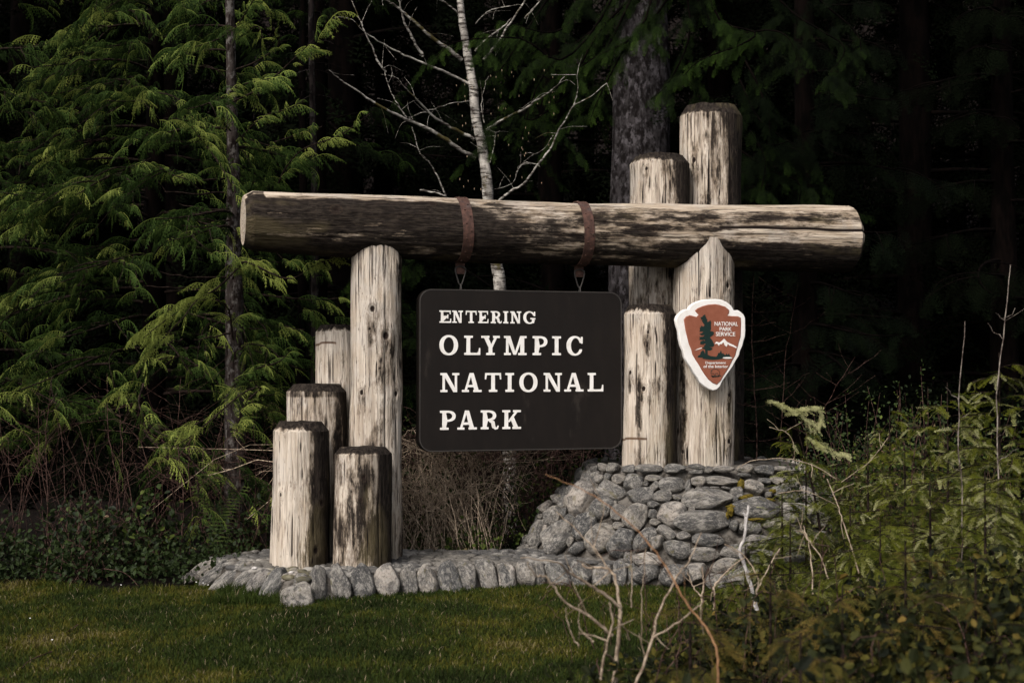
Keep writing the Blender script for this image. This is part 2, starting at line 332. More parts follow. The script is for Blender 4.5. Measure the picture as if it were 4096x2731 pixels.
def stone(parent, pos, size, X, Z, roll=0, name='stone', mesh=None):
    """X = tangent direction, Z = outward normal"""
    Z = Vector(Z).normalized(); X = Vector(X); X = (X - Z * X.dot(Z)).normalized(); Y = Z.cross(X)
    Mx = Matrix((X, Y, Z)).transposed().to_4x4() @ Matrix.Rotation(roll, 4, 'Z')
    o = bpy.data.objects.new(name, mesh or random.choice(stone_mesh)); col.objects.link(o); o.parent = parent
    o.matrix_local = Matrix.Translation(Vector(pos) - parent.location) @ Mx @ Matrix.Diagonal((*size, 1))
    return o
PC = np.array([1.42, 11.05]); PZ = [0, .1, .24, .42, .51, .645, .72, .80]; PR = [1.40, 1.38, 1.30, 1.20, 1.10, .94, .86, .83]
pl = empty('stone_plinth', (PC[0], PC[1], 0), 'mound of mortared grey boulders under the right cluster of log posts', 'stone plinth')
def revolve(mb, cx, cy, zs, rs, n=64, cap=True):
    a = np.linspace(0, 2 * PI, n, endpoint=False); V = np.concatenate([np.stack([cx + r * np.cos(a), cy + r * np.sin(a), 0 * a + z], 1) for z, r in zip(zs, rs)])
    q = [(i * n + j, i * n + (j + 1) % n, (i + 1) * n + (j + 1) % n, (i + 1) * n + j) for i in range(len(zs) - 1) for j in range(n)]
    t = []
    if cap: V = np.vstack([V, [cx, cy, zs[-1]]]); b = (len(zs) - 1) * n; t = [(b + j, b + (j + 1) % n, len(V) - 1) for j in range(n)]
    mb.add(V, q=q, t=t)
mb = MB(); revolve(mb, PC[0], PC[1], PZ[:-1] + [.775], [r - .06 for r in PR]); mb.build('mortar_core', M['mortar'], pl, loc=(PC[0], PC[1], 0)).location = (0, 0, 0)
def c4(x, y): return 500 + x / 6.394, 437.5 + y / 6.394
def hit_plinth(px, py):
    for d in np.arange(9.4, 12.5, .01):
        p = W(px, py, d)
        if p[2] > .80 and False: continue
        r = np.interp(p[2], PZ, PR); q = p[:2] - PC
        if np.hypot(*q) < r and p[2] < .83: return p
    return None
TR = [(605,197,62,58,0),(655,190,60,60,0),(722,190,78,66,0),(820,195,92,56,0),(950,197,170,62,0),(1120,195,138,66,3),(1255,182,112,36,-5),(1252,216,92,28,0),(1338,203,64,50,0),(1425,198,148,46,-3),(1565,197,118,60,0),(1560,236,92,28,0),(1690,202,134,60,-4),(1790,200,98,46,3),(1880,212,80,44,0),
(545,265,72,38,22),(640,260,62,58,0),(690,252,50,56,0),(768,264,104,74,0),(858,292,138,132,0),(985,257,112,48,0),(930,292,42,34,0),(990,312,50,80,-35),(1100,304,168,112,5),(1202,305,42,86,-15),(1268,280,112,72,0),(1415,275,218,64,-3),(1622,315,138,98,-10),(1510,347,88,78,0),(1690,270,82,38,-8),(1800,288,175,66,-20),(1885,292,84,62,-35),(1225,335,42,27,10),(1267,322,42,22,5),(1312,319,50,19,0),(1372,317,62,17,0),(1445,320,62,20,-10),
(520,395,172,236,-28),(448,332,84,50,25),(430,397,54,84,-15),(368,393,88,72,10),(290,445,108,78,25),(718,348,196,122,-25),(900,374,172,116,15),(1040,370,128,78,0),(1330,392,330,148,4),(1505,395,40,40,0),(1720,362,52,42,0),(1795,345,140,84,-15),(1620,448,318,142,2),(1225,455,46,42,0),(1130,380,62,42,0),(980,425,74,52,0),(735,418,42,36,0),
(345,507,142,138,15),(405,470,46,64,-10),(452,522,92,60,-30),(650,450,160,166,-20),(765,480,112,116,-10),(866,502,160,178,-18),(975,485,72,62,0),(997,537,82,50,0),(1102,492,194,172,-8),(1290,537,356,154,4),(1495,560,60,72,0),(1600,577,154,92,0),(1765,547,184,74,0),(257,500,38,36,0),
(237,612,110,186,-18),(380,627,240,180,33),(548,560,150,196,-30),(640,642,196,214,-28),(490,702,124,74,12),(452,662,50,72,-20),(770,670,190,186,0),(925,650,120,190,-35),(1000,670,88,112,-10),(1065,605,138,80,-30),(1170,622,94,56,0),(1130,715,170,122,0),(1330,652,206,84,-5),(942,775,200,92,-5),(820,772,62,92,0),(762,560,84,52,0),(175,647,62,62,0),(145,707,72,50,10),(212,714,66,42,0),
(925,865,182,124,0),(1112,880,190,150,0),(1300,745,200,96,0),(1440,820,190,110,0),(1260,860,130,130,0),(1500,730,190,100,0),(1660,660,180,90,0),(1700,770,200,120,0),(1900,640,200,110,0),(1900,480,220,130,0),(1980,380,160,100,-30),(1860,380,110,80,0),(2040,520,140,110,-30),(2080,680,160,150,-20),(1880,760,180,120,0),(1560,880,200,130,0),(1400,930,170,130,0)]
for (x, y, w_, h_, rot) in TR:
    px, py = c4(x, y); p = hit_plinth(px, py)
    if p is None: p = W(px, py, 11.0 if px < 690 else 11.2)
    k = p[1] / FPX / 6.394; nh = nrm(p[:2] - PC); n = nrm(np.array([nh[0], nh[1], .35]))
    view = nrm(np.array([0, 0, EYE]) - p); n2 = nrm(n * .45 + view)
    hw, hh = w_ * k / 2 * 1.04, h_ * k / 2 * 1.05; th = min(.125, .85 * min(hw, hh) + .015)
    c = p - n2 * th * .12
    stone(pl, c, (hw, hh, th), (1, 0, 0), n2, R(rot))
for row, (z, r, n) in enumerate([(.80, .80, 22), (.66, .86, 18), (.5, 1.02, 18), (.3, 1.18, 18), (.1, 1.29, 18)]):      # the sides turned away
    for i in range(n):
        a = R(-18) + (i + .5 * (row % 2)) / n * R(222) ; p = (PC[0] + r * math.cos(a), PC[1] + r * math.sin(a), z - (.06 if row == 0 else 0))
        sz = 2 * PI * r * 222 / 360 / n / 2
        stone(pl, p, (sz, .045 if row == 0 else .10, .08), (-math.sin(a), math.cos(a), 0), (math.cos(a), math.sin(a), .35))
# moss cushions between the boulders
mb = MB()
for (x, y, sx, sy) in [(1540,300,25,35),(1500,440,50,20),(1475,470,20,35),(1745,340,25,18),(1560,380,50,14),(1450,500,15,25),(1700,395,60,12),(650,660,22,60),(1640,520,60,10),(1590,370,30,14)]:
    px, py = c4(x, y); p = hit_plinth(px, py); k = p[1] / FPX / 6.394
    v = IV2 * (1 + .5 * vnoise(IV2 * 3 + x, 3, 2))[:, None] * np.array([sx * k, .035, sy * k]); mb.add(v + p + [0, -.0, 0], t=IF2)
o = mb.build('moss_patch', M['moss'], pl, loc=(PC[0], PC[1], 0)); o.location = (0, 0, 0); o['kind'] = 'stuff'

# low platform
FOOT = np.array([(-2.15, 10.45), (-2.30, 10.06), (-2.08, 9.72), (-1.91, 9.48), (-1.58, 9.17), (-1.35, 9.0), (-1.08, 9.18), (-.877, 9.30), (-.52, 9.46), (-.08, 9.64), (.33, 9.74), (.62, 9.80), (.95, 9.72)])
BACK = np.array([(.5, 10.62), (0, 10.6), (-.6, 10.56), (-1.3, 10.62), (-1.9, 10.58)])
pf = empty('stone_platform', (-.9, 9.9, 0), 'long low platform edged with upright grey boulders under the left posts', 'stone platform')
cen = np.array([-.8, 10.1]); top = np.array([f + nrm(np.array([cen[0] * .2 + f[0] * .8, 10.25]) - f) * .17 for f in FOOT])
ringp = np.vstack([top, BACK]); nr = len(ringp)
mb = MB(); out = np.vstack([FOOT + nrm(top - FOOT) * .09, BACK]); PT = .16
v = np.vstack([np.c_[out, np.full(nr, -.02)], np.c_[ringp, np.full(nr, PT - .012)], [[cen[0], cen[1] + .1, PT - .012]]])
mb.add(v, q=[(i, (i + 1) % nr, nr + (i + 1) % nr, nr + i) for i in range(nr)], t=[(nr + i, nr + (i + 1) % nr, 2 * nr) for i in range(nr)])
mb.build('mortar_core', M['mortar'], pf, smooth=False, loc=(-.9, 9.9, 0)).location = (0, 0, 0)
def inpoly(P, poly):
    r = np.zeros(len(P), bool); j = len(poly) - 1
    for i in range(len(poly)):
        a, b = poly[i], poly[j]; c = ((a[1] > P[:, 1]) != (b[1] > P[:, 1])) & (P[:, 0] < (b[0] - a[0]) * (P[:, 1] - a[1]) / (b[1] - a[1] + 1e-12) + a[0]); r ^= c; j = i
    return r
# paving cobbles on top: one stuff part
mb = MB(); pts = []; cand = np.c_[rng.uniform(-2.3, .9, 9000), rng.uniform(9.0, 10.7, 9000)]; cand = cand[inpoly(cand, ringp)]
acc = []
for c in cand:
    if all((c[0] - a[0]) ** 2 * .5 + (c[1] - a[1]) ** 2 > .0026 for a in acc): acc.append(c)
LV, LF = ico(2)
for c in acc:
    a = rng.normal(0, .4); s1, s2 = rng.uniform(.042, .062), rng.uniform(.026, .036); v = LV / ((np.abs(LV) ** 2.8).sum(1) ** (1 / 2.8))[:, None] * np.array([s1, s2, .020])
    v *= (1 + .12 * vnoise(LV + c[0] * 50, 2))[:, None]; v = v @ np.array([[math.cos(a), math.sin(a), 0], [-math.sin(a), math.cos(a), 0], [0, 0, 1]]); mb.add(v + [c[0], c[1], PT - .008 + rng.uniform(-.004, .006)], t=LF)
o = mb.build('paving_cobbles', M['cobble'], pf, loc=(-.9, 9.9, 0)); o.location = (0, 0, 0); o['kind'] = 'stuff'
# edge boulders, traced: render px x, foot y, width px, rot
def along(foot, s):
    seg = np.linalg.norm(np.diff(foot, axis=0), axis=1); cs = np.r_[0, np.cumsum(seg)]; s = s * cs[-1]; i = min(np.searchsorted(cs, s) - 1, len(seg) - 1); i = max(i, 0)
    f = (s - cs[i]) / seg[i]; d = nrm(foot[i + 1] - foot[i]); return foot[i] + (foot[i + 1] - foot[i]) * f, d, cs[-1]
def edge_dist(q):      # distance of a ground point from the foot line, positive inside
    best = 9; 
    for i in range(len(FOOT) - 1):
        a_, b_ = FOOT[i], FOOT[i + 1]; t_ = np.clip((q - a_) @ (b_ - a_) / ((b_ - a_) @ (b_ - a_)), 0, 1); best = min(best, np.linalg.norm(q - a_ - t_ * (b_ - a_)))
    return best if inpoly(q[None], np.vstack([FOOT, BACK]))[0] else -best
def hit_edge(px, py):
    for d in np.arange(8.6, 11.0, .01):
        p = W(px, py, d); 
        if p[2] < .3 and p[2] <= min(PT, max(edge_dist(p[:2]), -.0) / .17 * PT): return p
    return W(px, py, 9.6)
def c3(x, y): return 162.5 + x / 6.394, 437.5 + y / 6.394
ED = [(c3, L) for L in [(250,850,268,96,35),(332,866,262,88,38),(418,902,300,98,50),(535,822,110,50,38),(528,898,205,84,42),(605,925,240,92,46),(700,950,300,110,60),(850,1012,225,195,10),(800,880,150,62,20),(885,905,100,92,0),(925,940,64,100,15),
 (992,935,134,236,8),(1130,925,132,240,14),(1280,920,172,232,8),(1430,910,176,214,0),(1570,900,116,206,8),(1692,910,142,206,12),(1832,905,152,220,20),(1952,890,118,194,12),(2082,885,122,236,20),(2205,892,118,188,12),(1200,845,66,62,0),(1335,835,56,44,0),(1490,820,70,44,0),(1760,830,60,40,0),(2020,820,60,44,0),(430,800,120,60,30),(160,905,90,50,35)]] + \
 [(c4, L) for L in [(52,885,112,186,12),(165,870,140,176,8),(250,872,92,160,8),(370,880,158,176,10),(520,868,150,190,6),(650,882,140,178,0),(770,865,108,180,4),(870,880,110,170,0)]]
for f_, (x, y, w_, h_, rot) in ED:
    px, py = f_(x, y); p = hit_edge(px, py) if w_ != 225 else W(px, py, 9.02); k = p[1] / FPX / 6.394; view = nrm(np.array([0, 0, EYE]) - p)
    gx, gy = [(edge_dist(p[:2] + e) - edge_dist(p[:2] - e)) for e in (np.array([.05, 0]), np.array([0, .05]))]; no = nrm(np.array([-gx, -gy, .11])); n2 = nrm(no * .45 + view)
    hw, hh = w_ * k / 2 * 1.03, h_ * k / 2 * 1.14; th = min(.12, .85 * min(hw, hh) + .01); c = p - n2 * th * .2; c[2] = max(c[2], .02) - .006
    stone(pf, c, (hw, hh, th), (1, 0, 0), n2, R(rot))
# ------------------------------------------------------------------ logs
def make_log(name, label, p0, axis, L, rfun, seed, knots=(), cracks=(), stainf=None, mat=None, cham0=0, cham1=.05, topdark=.62, front=None, nphi=112, nz=None, group=None, rustz=None, centre=None, top_shape=1.0, wob=1.0):
    nz = nz or max(60, int(L / .016)); phi = np.linspace(0, 2 * PI, nphi, endpoint=False) - PI; z = np.linspace(0, L, nz)
    if cham1: z = np.r_[z[z < L - cham1 - .006], L - cham1, L - cham1, L - cham1 * .5, L - .003, L]
    if cham0: z = np.r_[0, cham0 * .4, cham0, z[z > cham0 + .001]]
    nz = len(z); PH, ZZ = np.meshgrid(phi, z); ph, zz = PH.ravel(), ZZ.ravel()
    base = np.array([rfun(a) for a in z])[:, None] * np.ones((1, nphi)); base = base.ravel()
    cs = np.stack([np.sin(ph), -np.cos(ph), zz], 1)
    r = base * (1 + wob * .05 * vnoise(cs * np.array([1.2, 1.2, 1.6]), seed, 2)) + .006 * vnoise(cs * np.array([3, 3, .8]), seed + 5, 2) + .0035 * vnoise(cs * np.array([9, 9, 1.3]), seed + 7, 2) + .002 * vnoise(cs * np.array([22, 22, 4]), seed + 8, 2)
    kn = np.zeros(len(r)); ck = np.zeros(len(r)); halo = np.zeros(len(r)); st = np.full(len(r), -.12)
    for (kp, kz, ks) in knots:
        dph = (ph - R(kp) + PI) % (2 * PI) - PI; d = np.hypot(dph * base / 1.0, (zz - kz) / 1.35) / ks
        kn = np.maximum(kn, np.clip(1 - d / 1.6, 0, 1)); halo = halo + .16 * np.exp(-(np.hypot(dph * base, (zz - kz + ks * 1.5) / 3.5) / ks / 1.4) ** 2); ks = ks * 1.25; r += ks * .34 * np.exp(-(d / 1.5) ** 2) - ks * .42 * np.exp(-(d / .5) ** 2)
    for (cp_, z0, z1, wd) in cracks:
        wob_ = .06 * vnoise(np.stack([zz * 2.2, 0 * zz, 0 * zz], 1), int(cp_) + 500, 2); dph = (ph - R(cp_) - wob_ + PI) % (2 * PI) - PI
        m = np.exp(-(dph * base / wd) ** 2) * np.clip((zz - z0) / .05, 0, 1) * np.clip((z1 - zz) / .05, 0, 1); ck = np.maximum(ck, m); r -= .008 * m
    if stainf is not None: st = stainf(np.degrees(ph), zz, cs)
    st = st + halo + .07 + .12 * vnoise(cs * np.array([5, 5, 1.6]), seed + 50, 3) + .08 * vnoise(cs * np.array([11, 11, 4]), seed + 51, 2)
    if cham1:
        f = np.clip((zz - (L - cham1)) / cham1, 0, 1); r *= 1 - .22 * f * top_shape; st = st + topdark * f; zz = zz + .010 * vnoise(cs * 3, seed + 3) * f
    if cham0: f = np.clip((cham0 - zz) / cham0, 0, 1); r *= 1 - .16 * f
    V = np.stack([r * np.sin(ph), -r * np.cos(ph), zz], 1)
    if centre is not None: V[:, 0] += centre(zz)
    i = np.arange(nz - 1)[:, None] * nphi; j = np.arange(nphi)[None]; k = (j + 1) % nphi
    i = i[np.abs(np.diff(z)) > 1e-9]
    q = np.stack([i + j, i + k, i + nphi + k, i + nphi + j], -1).reshape(-1, 4)
    mb = MB(); mb.add(V, q=q, stain=st, knot=kn, crack=ck, rust=0 if rustz is None else np.exp(-((cs[:, 2] - rustz + .01 * np.sin(ph * 3)) / .011) ** 2) * (ph < -.1) * (ph > -1.6))
    for e, (row, sgn) in enumerate(((0, -1), (nz - 1, 1))):          # end grain: rings of verts
        edge = V[row * nphi:(row + 1) * nphi]; c = edge.mean(0); vs_ = []; 
        for f in (1, .75, .5, .25): vs_.append(c + (edge - c) * f + np.array([0, 0, sgn * .006 * (1 - f)]))
        vs_ = np.vstack(vs_ + [c + [0, 0, sgn * .008]]); qq = [(a * nphi + b, a * nphi + (b + 1) % nphi, (a + 1) * nphi + (b + 1) % nphi, (a + 1) * nphi + b) for a in range(3) for b in range(nphi)]
        tt = [(3 * nphi + b, 3 * nphi + (b + 1) % nphi, 4 * nphi) for b in range(nphi)]
        if sgn < 0: qq = [x[::-1] for x in qq]; tt = [x[::-1] for x in tt]
        mb.add(vs_, q=qq, t=tt, stain=(topdark * .55 - .1) if sgn > 0 else -.12, knot=0, crack=0, rust=0)
    o = mb.build(name, mat or M['wood']); ax = Vector(axis).normalized()
    Y = Vector(front) if front is not None else Vector((0, 1, 0)); Y = (Y - ax * Y.dot(ax)).normalized(); X = Y.cross(ax)
    o.matrix_world = Matrix.Translation(Vector(p0)) @ Matrix((X, Y, ax)).transposed().to_4x4()
    tag(o, label, 'log post', group); return o
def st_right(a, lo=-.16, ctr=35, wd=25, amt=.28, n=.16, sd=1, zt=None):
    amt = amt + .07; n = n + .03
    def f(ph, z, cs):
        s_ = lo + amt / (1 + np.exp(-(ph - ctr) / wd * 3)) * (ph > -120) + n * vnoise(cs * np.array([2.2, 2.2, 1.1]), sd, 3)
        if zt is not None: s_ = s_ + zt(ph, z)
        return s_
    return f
PT_ = PT - .01
POST = 'log post'
def post(x, y, z0, z1, r0, r1, seed, label, knots, cracks, stainf, **kw):
    # face the camera: front of the log looks at the lens
    return make_log('log_post', label, (x, y, z0), (kw.pop('lean', 0), 0, 1), z1 - z0, lambda a: r0 + (r1 - r0) * a / (z1 - z0), seed, knots, cracks, stainf, front=(x, y, 0), group='log posts of the entrance sign', **kw)
post(-.975, 10.22, PT_, 2.50, .186, .180, 11, 'tall pale log post carrying the left part of the crossbeam', [(21, 1.59, .048), (-34, 1.19, .035), (48, 1.18, .035), (60, 2.08, .035), (-9, 1.78, .04), (-15, 1.64, .024), (38, 1.5, .018), (8, 1.36, .02)],
     [(18, .6, 2.3, .004), (50, .1, 1.4, .003), (-35, 0, 1.0, .003)], st_right(0, -.20, 70, 20, .2, .09, 2, lambda p, z: .26 * np.exp(-((z - .55) / .38) ** 2) * (np.abs(p + 5) < 60) * np.exp(-((p + 5) / 45) ** 2)), cham1=0, wob=1.5)
post(-1.30, 10.66, PT_, 1.83, .17, .168, 12, 'narrow grey log post behind and left of the tall left post', [(10, 1.2, .015)], [(-20, .4, 1.6, .003), (5, .2, 1.3, .002), (-50, .1, 1.5, .002)], st_right(0, -.17, 60, 20, .2, .12, 3), rustz=1.54)
post(-1.415, 10.31, PT_, 1.395, .225, .215, 13, 'thick log post with dark flat top, behind the front left post', [(-5, .90, .028), (42, .93, .03)], [(-30, .3, 1.2, .003), (20, .2, 1.1, .003)], st_right(0, -.15, 38, 20, .26, .13, 4, lambda p, z: .14 * (z > 1.16)), cham1=.055)
post(-1.465, 9.87, PT_, 1.137, .206, .192, 14, 'front left log post with slanted rim and round wood plugs', [(-42, .50, .026), (44, .44, .03), (30, .12, .04), (-35, .92, .018), (48, .90, .03)], [(-18, .05, .95, .005), (2, .2, .9, .003), (-45, .1, .9, .002), (25, .0, .6, .003)], st_right(0, -.17, 20, 16, .36, .12, 5), cham1=.06)
post(-1.032, 9.85, PT_, .965, .205, .198, 15, 'shortest log post, stained black at its foot, right of the front left post', [(2, .62, .03), (-3, .47, .018)], [(35, .0, .7, .005), (10, .0, .5, .004), (-40, .1, .8, .003)], st_right(0, -.08, 42, 18, .34, .16, 6, lambda p, z: .16 * np.exp(-((z - .25) / .2) ** 2) + .05), cham1=.045)
PZT = .76
post(1.478, 10.95, PZT, 2.50, .236, .228, 16, 'tall log post carrying the right part of the crossbeam and the arrowhead plaque', [(52, 1.38, .04), (-42, .62, .04), (-38, .36, .03), (-40, .12, .03), (-45, .8, .03), (50, .55, .03), (50, .20, .035)], [(40, 0, .6, .006), (22, 0, .5, .006), (-10, 1.1, 1.7, .003), (58, 0, .5, .004)], st_right(0, -.20, 75, 20, .14, .08, 7, lambda p, z: .14 / (1 + np.exp((p + 45) / 5)) / (1 + np.exp((z - .9) / .08))), cham1=0, wob=1.5)
post(1.04, 10.76, PZT, 1.985, .212, .192, 17, 'knotty short log post left of the plaque post with slanted top', [(-45, .72, .03), (-12, .60, .035), (-5, .92, .025), (-3, 1.02, .025), (42, .68, .025)], [(-30, 0, .9, .003), (12, .3, 1.1, .003)], st_right(0, -.17, 40, 16, .34, .13, 8, lambda p, z: .22 * np.exp(-((p + 22) / 9) ** 2) / (1 + np.exp((z - .8) / .06))), cham1=.07, rustz=.22, wob=1.5)
post(1.18, 11.36, PZT - .3, 3.21, .245, .238, 18, 'cracked log post rising behind the crossbeam, lower of the two', [(-25, 2.62, .03)], [(-20, 1.2, 2.6, .004), (10, .9, 1.6, .006), (25, 1.0, 1.6, .006), (-35, 2.3, 2.7, .004), (5, 2.0, 2.6, .004)], st_right(0, -.15, 30, 16, .34, .12, 9, lambda p, z: .10 / (1 + np.exp((z - 1.9) / .1))), cham1=.07)
post(1.62, 11.57, PZT - .3, 3.645, .262, .247, 19, 'tallest log post with weathered black streaks, rising behind the crossbeam', [(-32, 2.72, .04), (-8, 2.3, .035)], [(38, 2.3, 3.1, .006), (-50, 2.2, 3.1, .004), (15, 2.4, 2.9, .004), (-15, 2.2, 3.0, .003)], st_right(0, -.13, 32, 12, .34, .16, 10, lambda p, z: .18 * np.exp(-((p - 5) / 16) ** 2) / (1 + np.exp((2.4 - z) / .08)) + .08 / (1 + np.exp((3.0 - z) / .05))), cham1=.09, topdark=.6)
# crossbeam
BT = [-.95, 0, .8, 1.67, 2.57, 3.39, 3.96]; BRr = [.208, .229, .229, .233, .246, .260, .272]; BL = 4.80
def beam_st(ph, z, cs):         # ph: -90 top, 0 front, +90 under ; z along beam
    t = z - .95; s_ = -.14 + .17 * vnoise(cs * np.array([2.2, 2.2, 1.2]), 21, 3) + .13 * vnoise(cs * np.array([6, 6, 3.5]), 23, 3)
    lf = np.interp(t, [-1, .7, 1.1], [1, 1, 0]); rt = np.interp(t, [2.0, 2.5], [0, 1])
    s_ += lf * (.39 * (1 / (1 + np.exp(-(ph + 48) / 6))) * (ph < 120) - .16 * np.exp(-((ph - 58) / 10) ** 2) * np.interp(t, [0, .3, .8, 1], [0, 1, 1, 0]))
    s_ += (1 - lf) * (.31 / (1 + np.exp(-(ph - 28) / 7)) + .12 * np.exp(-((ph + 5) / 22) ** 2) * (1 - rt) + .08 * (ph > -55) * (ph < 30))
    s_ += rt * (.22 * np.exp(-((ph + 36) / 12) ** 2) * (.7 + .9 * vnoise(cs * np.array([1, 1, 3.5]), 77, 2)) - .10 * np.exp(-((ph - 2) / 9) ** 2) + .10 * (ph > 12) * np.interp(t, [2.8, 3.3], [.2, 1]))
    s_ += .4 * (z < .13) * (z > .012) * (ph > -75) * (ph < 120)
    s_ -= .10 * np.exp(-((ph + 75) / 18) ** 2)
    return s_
p0 = O1 + U * (-.95) + np.array([0, 0, 2.53])
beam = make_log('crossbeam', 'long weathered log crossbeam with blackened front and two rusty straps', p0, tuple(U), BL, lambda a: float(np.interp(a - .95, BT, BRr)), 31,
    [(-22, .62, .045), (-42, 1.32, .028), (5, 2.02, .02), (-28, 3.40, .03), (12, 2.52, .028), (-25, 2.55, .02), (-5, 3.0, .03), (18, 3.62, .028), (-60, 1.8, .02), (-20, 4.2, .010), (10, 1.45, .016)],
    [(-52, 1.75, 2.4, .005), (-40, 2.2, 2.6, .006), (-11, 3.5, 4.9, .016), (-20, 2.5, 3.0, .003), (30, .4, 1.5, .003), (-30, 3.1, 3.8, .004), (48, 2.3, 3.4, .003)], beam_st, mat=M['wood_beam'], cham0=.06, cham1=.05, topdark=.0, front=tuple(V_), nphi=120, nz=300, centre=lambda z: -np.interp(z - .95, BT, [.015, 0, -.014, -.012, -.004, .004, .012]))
beam['category'] = 'beam'

# ------------------------------------------------------------------ 2-D shapes -> solid meshes (marching squares)
def contours(F, xs, ys):
    segs = {}; nx, ny = len(xs), len(ys)
    def key(e): return e
    def pt(e):
        (i, j, d) = e; a = F[j, i]; b = F[j, i + 1] if d == 0 else F[j + 1, i]; t = a / (a - b)
        return (xs[i] + (xs[i + 1] - xs[i]) * t, ys[j]) if d == 0 else (xs[i], ys[j] + (ys[j + 1] - ys[j]) * t)
    S = F < 0; cells = np.argwhere((S[:-1, :-1] != S[1:, :-1]) | (S[:-1, :-1] != S[:-1, 1:]) | (S[:-1, :-1] != S[1:, 1:]))
    for j, i in cells:
        c = (S[j, i], S[j, i + 1], S[j + 1, i + 1], S[j + 1, i]); e = [(i, j, 0), (i + 1, j, 1), (i, j + 1, 0), (i, j, 1)]
        cr = [k for k in range(4) if c[k] != c[(k + 1) % 4]]
        prs = [cr] if len(cr) == 2 else ([[0, 3], [1, 2]] if c[0] else [[0, 1], [2, 3]])
        for a, b in prs: segs.setdefault(e[a], []).append(e[b]); segs.setdefault(e[b], []).append(e[a])
    loops = []; seen = set()
    for s0 in segs:
        if s0 in seen: continue
        lp = [s0]; seen.add(s0); cur = s0
        while True:
            nx_ = [x for x in segs[cur] if x not in seen]
            if not nx_: break
            cur = nx_[0]; seen.add(cur); lp.append(cur)
        P = np.array([pt(e) for e in lp])
        if len(P) > 5: loops.append(P)
    out = []
    for P in loops:     # drop collinear points
        keep = []; n = len(P)
        for i in range(n):
            a, b, c = P[i - 1], P[i], P[(i + 1) % n]; cr = abs((b[0] - a[0]) * (c[1] - b[1]) - (b[1] - a[1]) * (c[0] - b[0]))
            if cr > 1e-3: keep.append(i)
        if len(keep) > 4: out.append(P[keep])
    return out
def solid(loops, name, mat, parent, ext, bevel=0, to3=None, smooth=False):
    cu = bpy.data.curves.new(name, 'CURVE'); cu.dimensions = '2D'; cu.fill_mode = 'BOTH'; cu.extrude = ext; cu.bevel_depth = bevel; cu.bevel_resolution = 1 if bevel else 0
    cu.offset = -bevel
    for P in loops:
        s_ = cu.splines.new('POLY'); s_.points.add(len(P) - 1); s_.points.foreach_set('co', np.c_[P, np.zeros(len(P)), np.ones(len(P))].ravel()); s_.use_cyclic_u = True
    t = bpy.data.objects.new(name, cu); col.objects.link(t); dg = bpy.context.evaluated_depsgraph_get(); me = bpy.data.meshes.new_from_object(t.evaluated_get(dg)); bpy.data.objects.remove(t)
    me.materials.clear(); me.materials.append(mat); o = bpy.data.objects.new(name, me); col.objects.link(o); o.parent = parent
    if smooth: me.polygons.foreach_set('use_smooth', [True] * len(me.polygons))
    return o
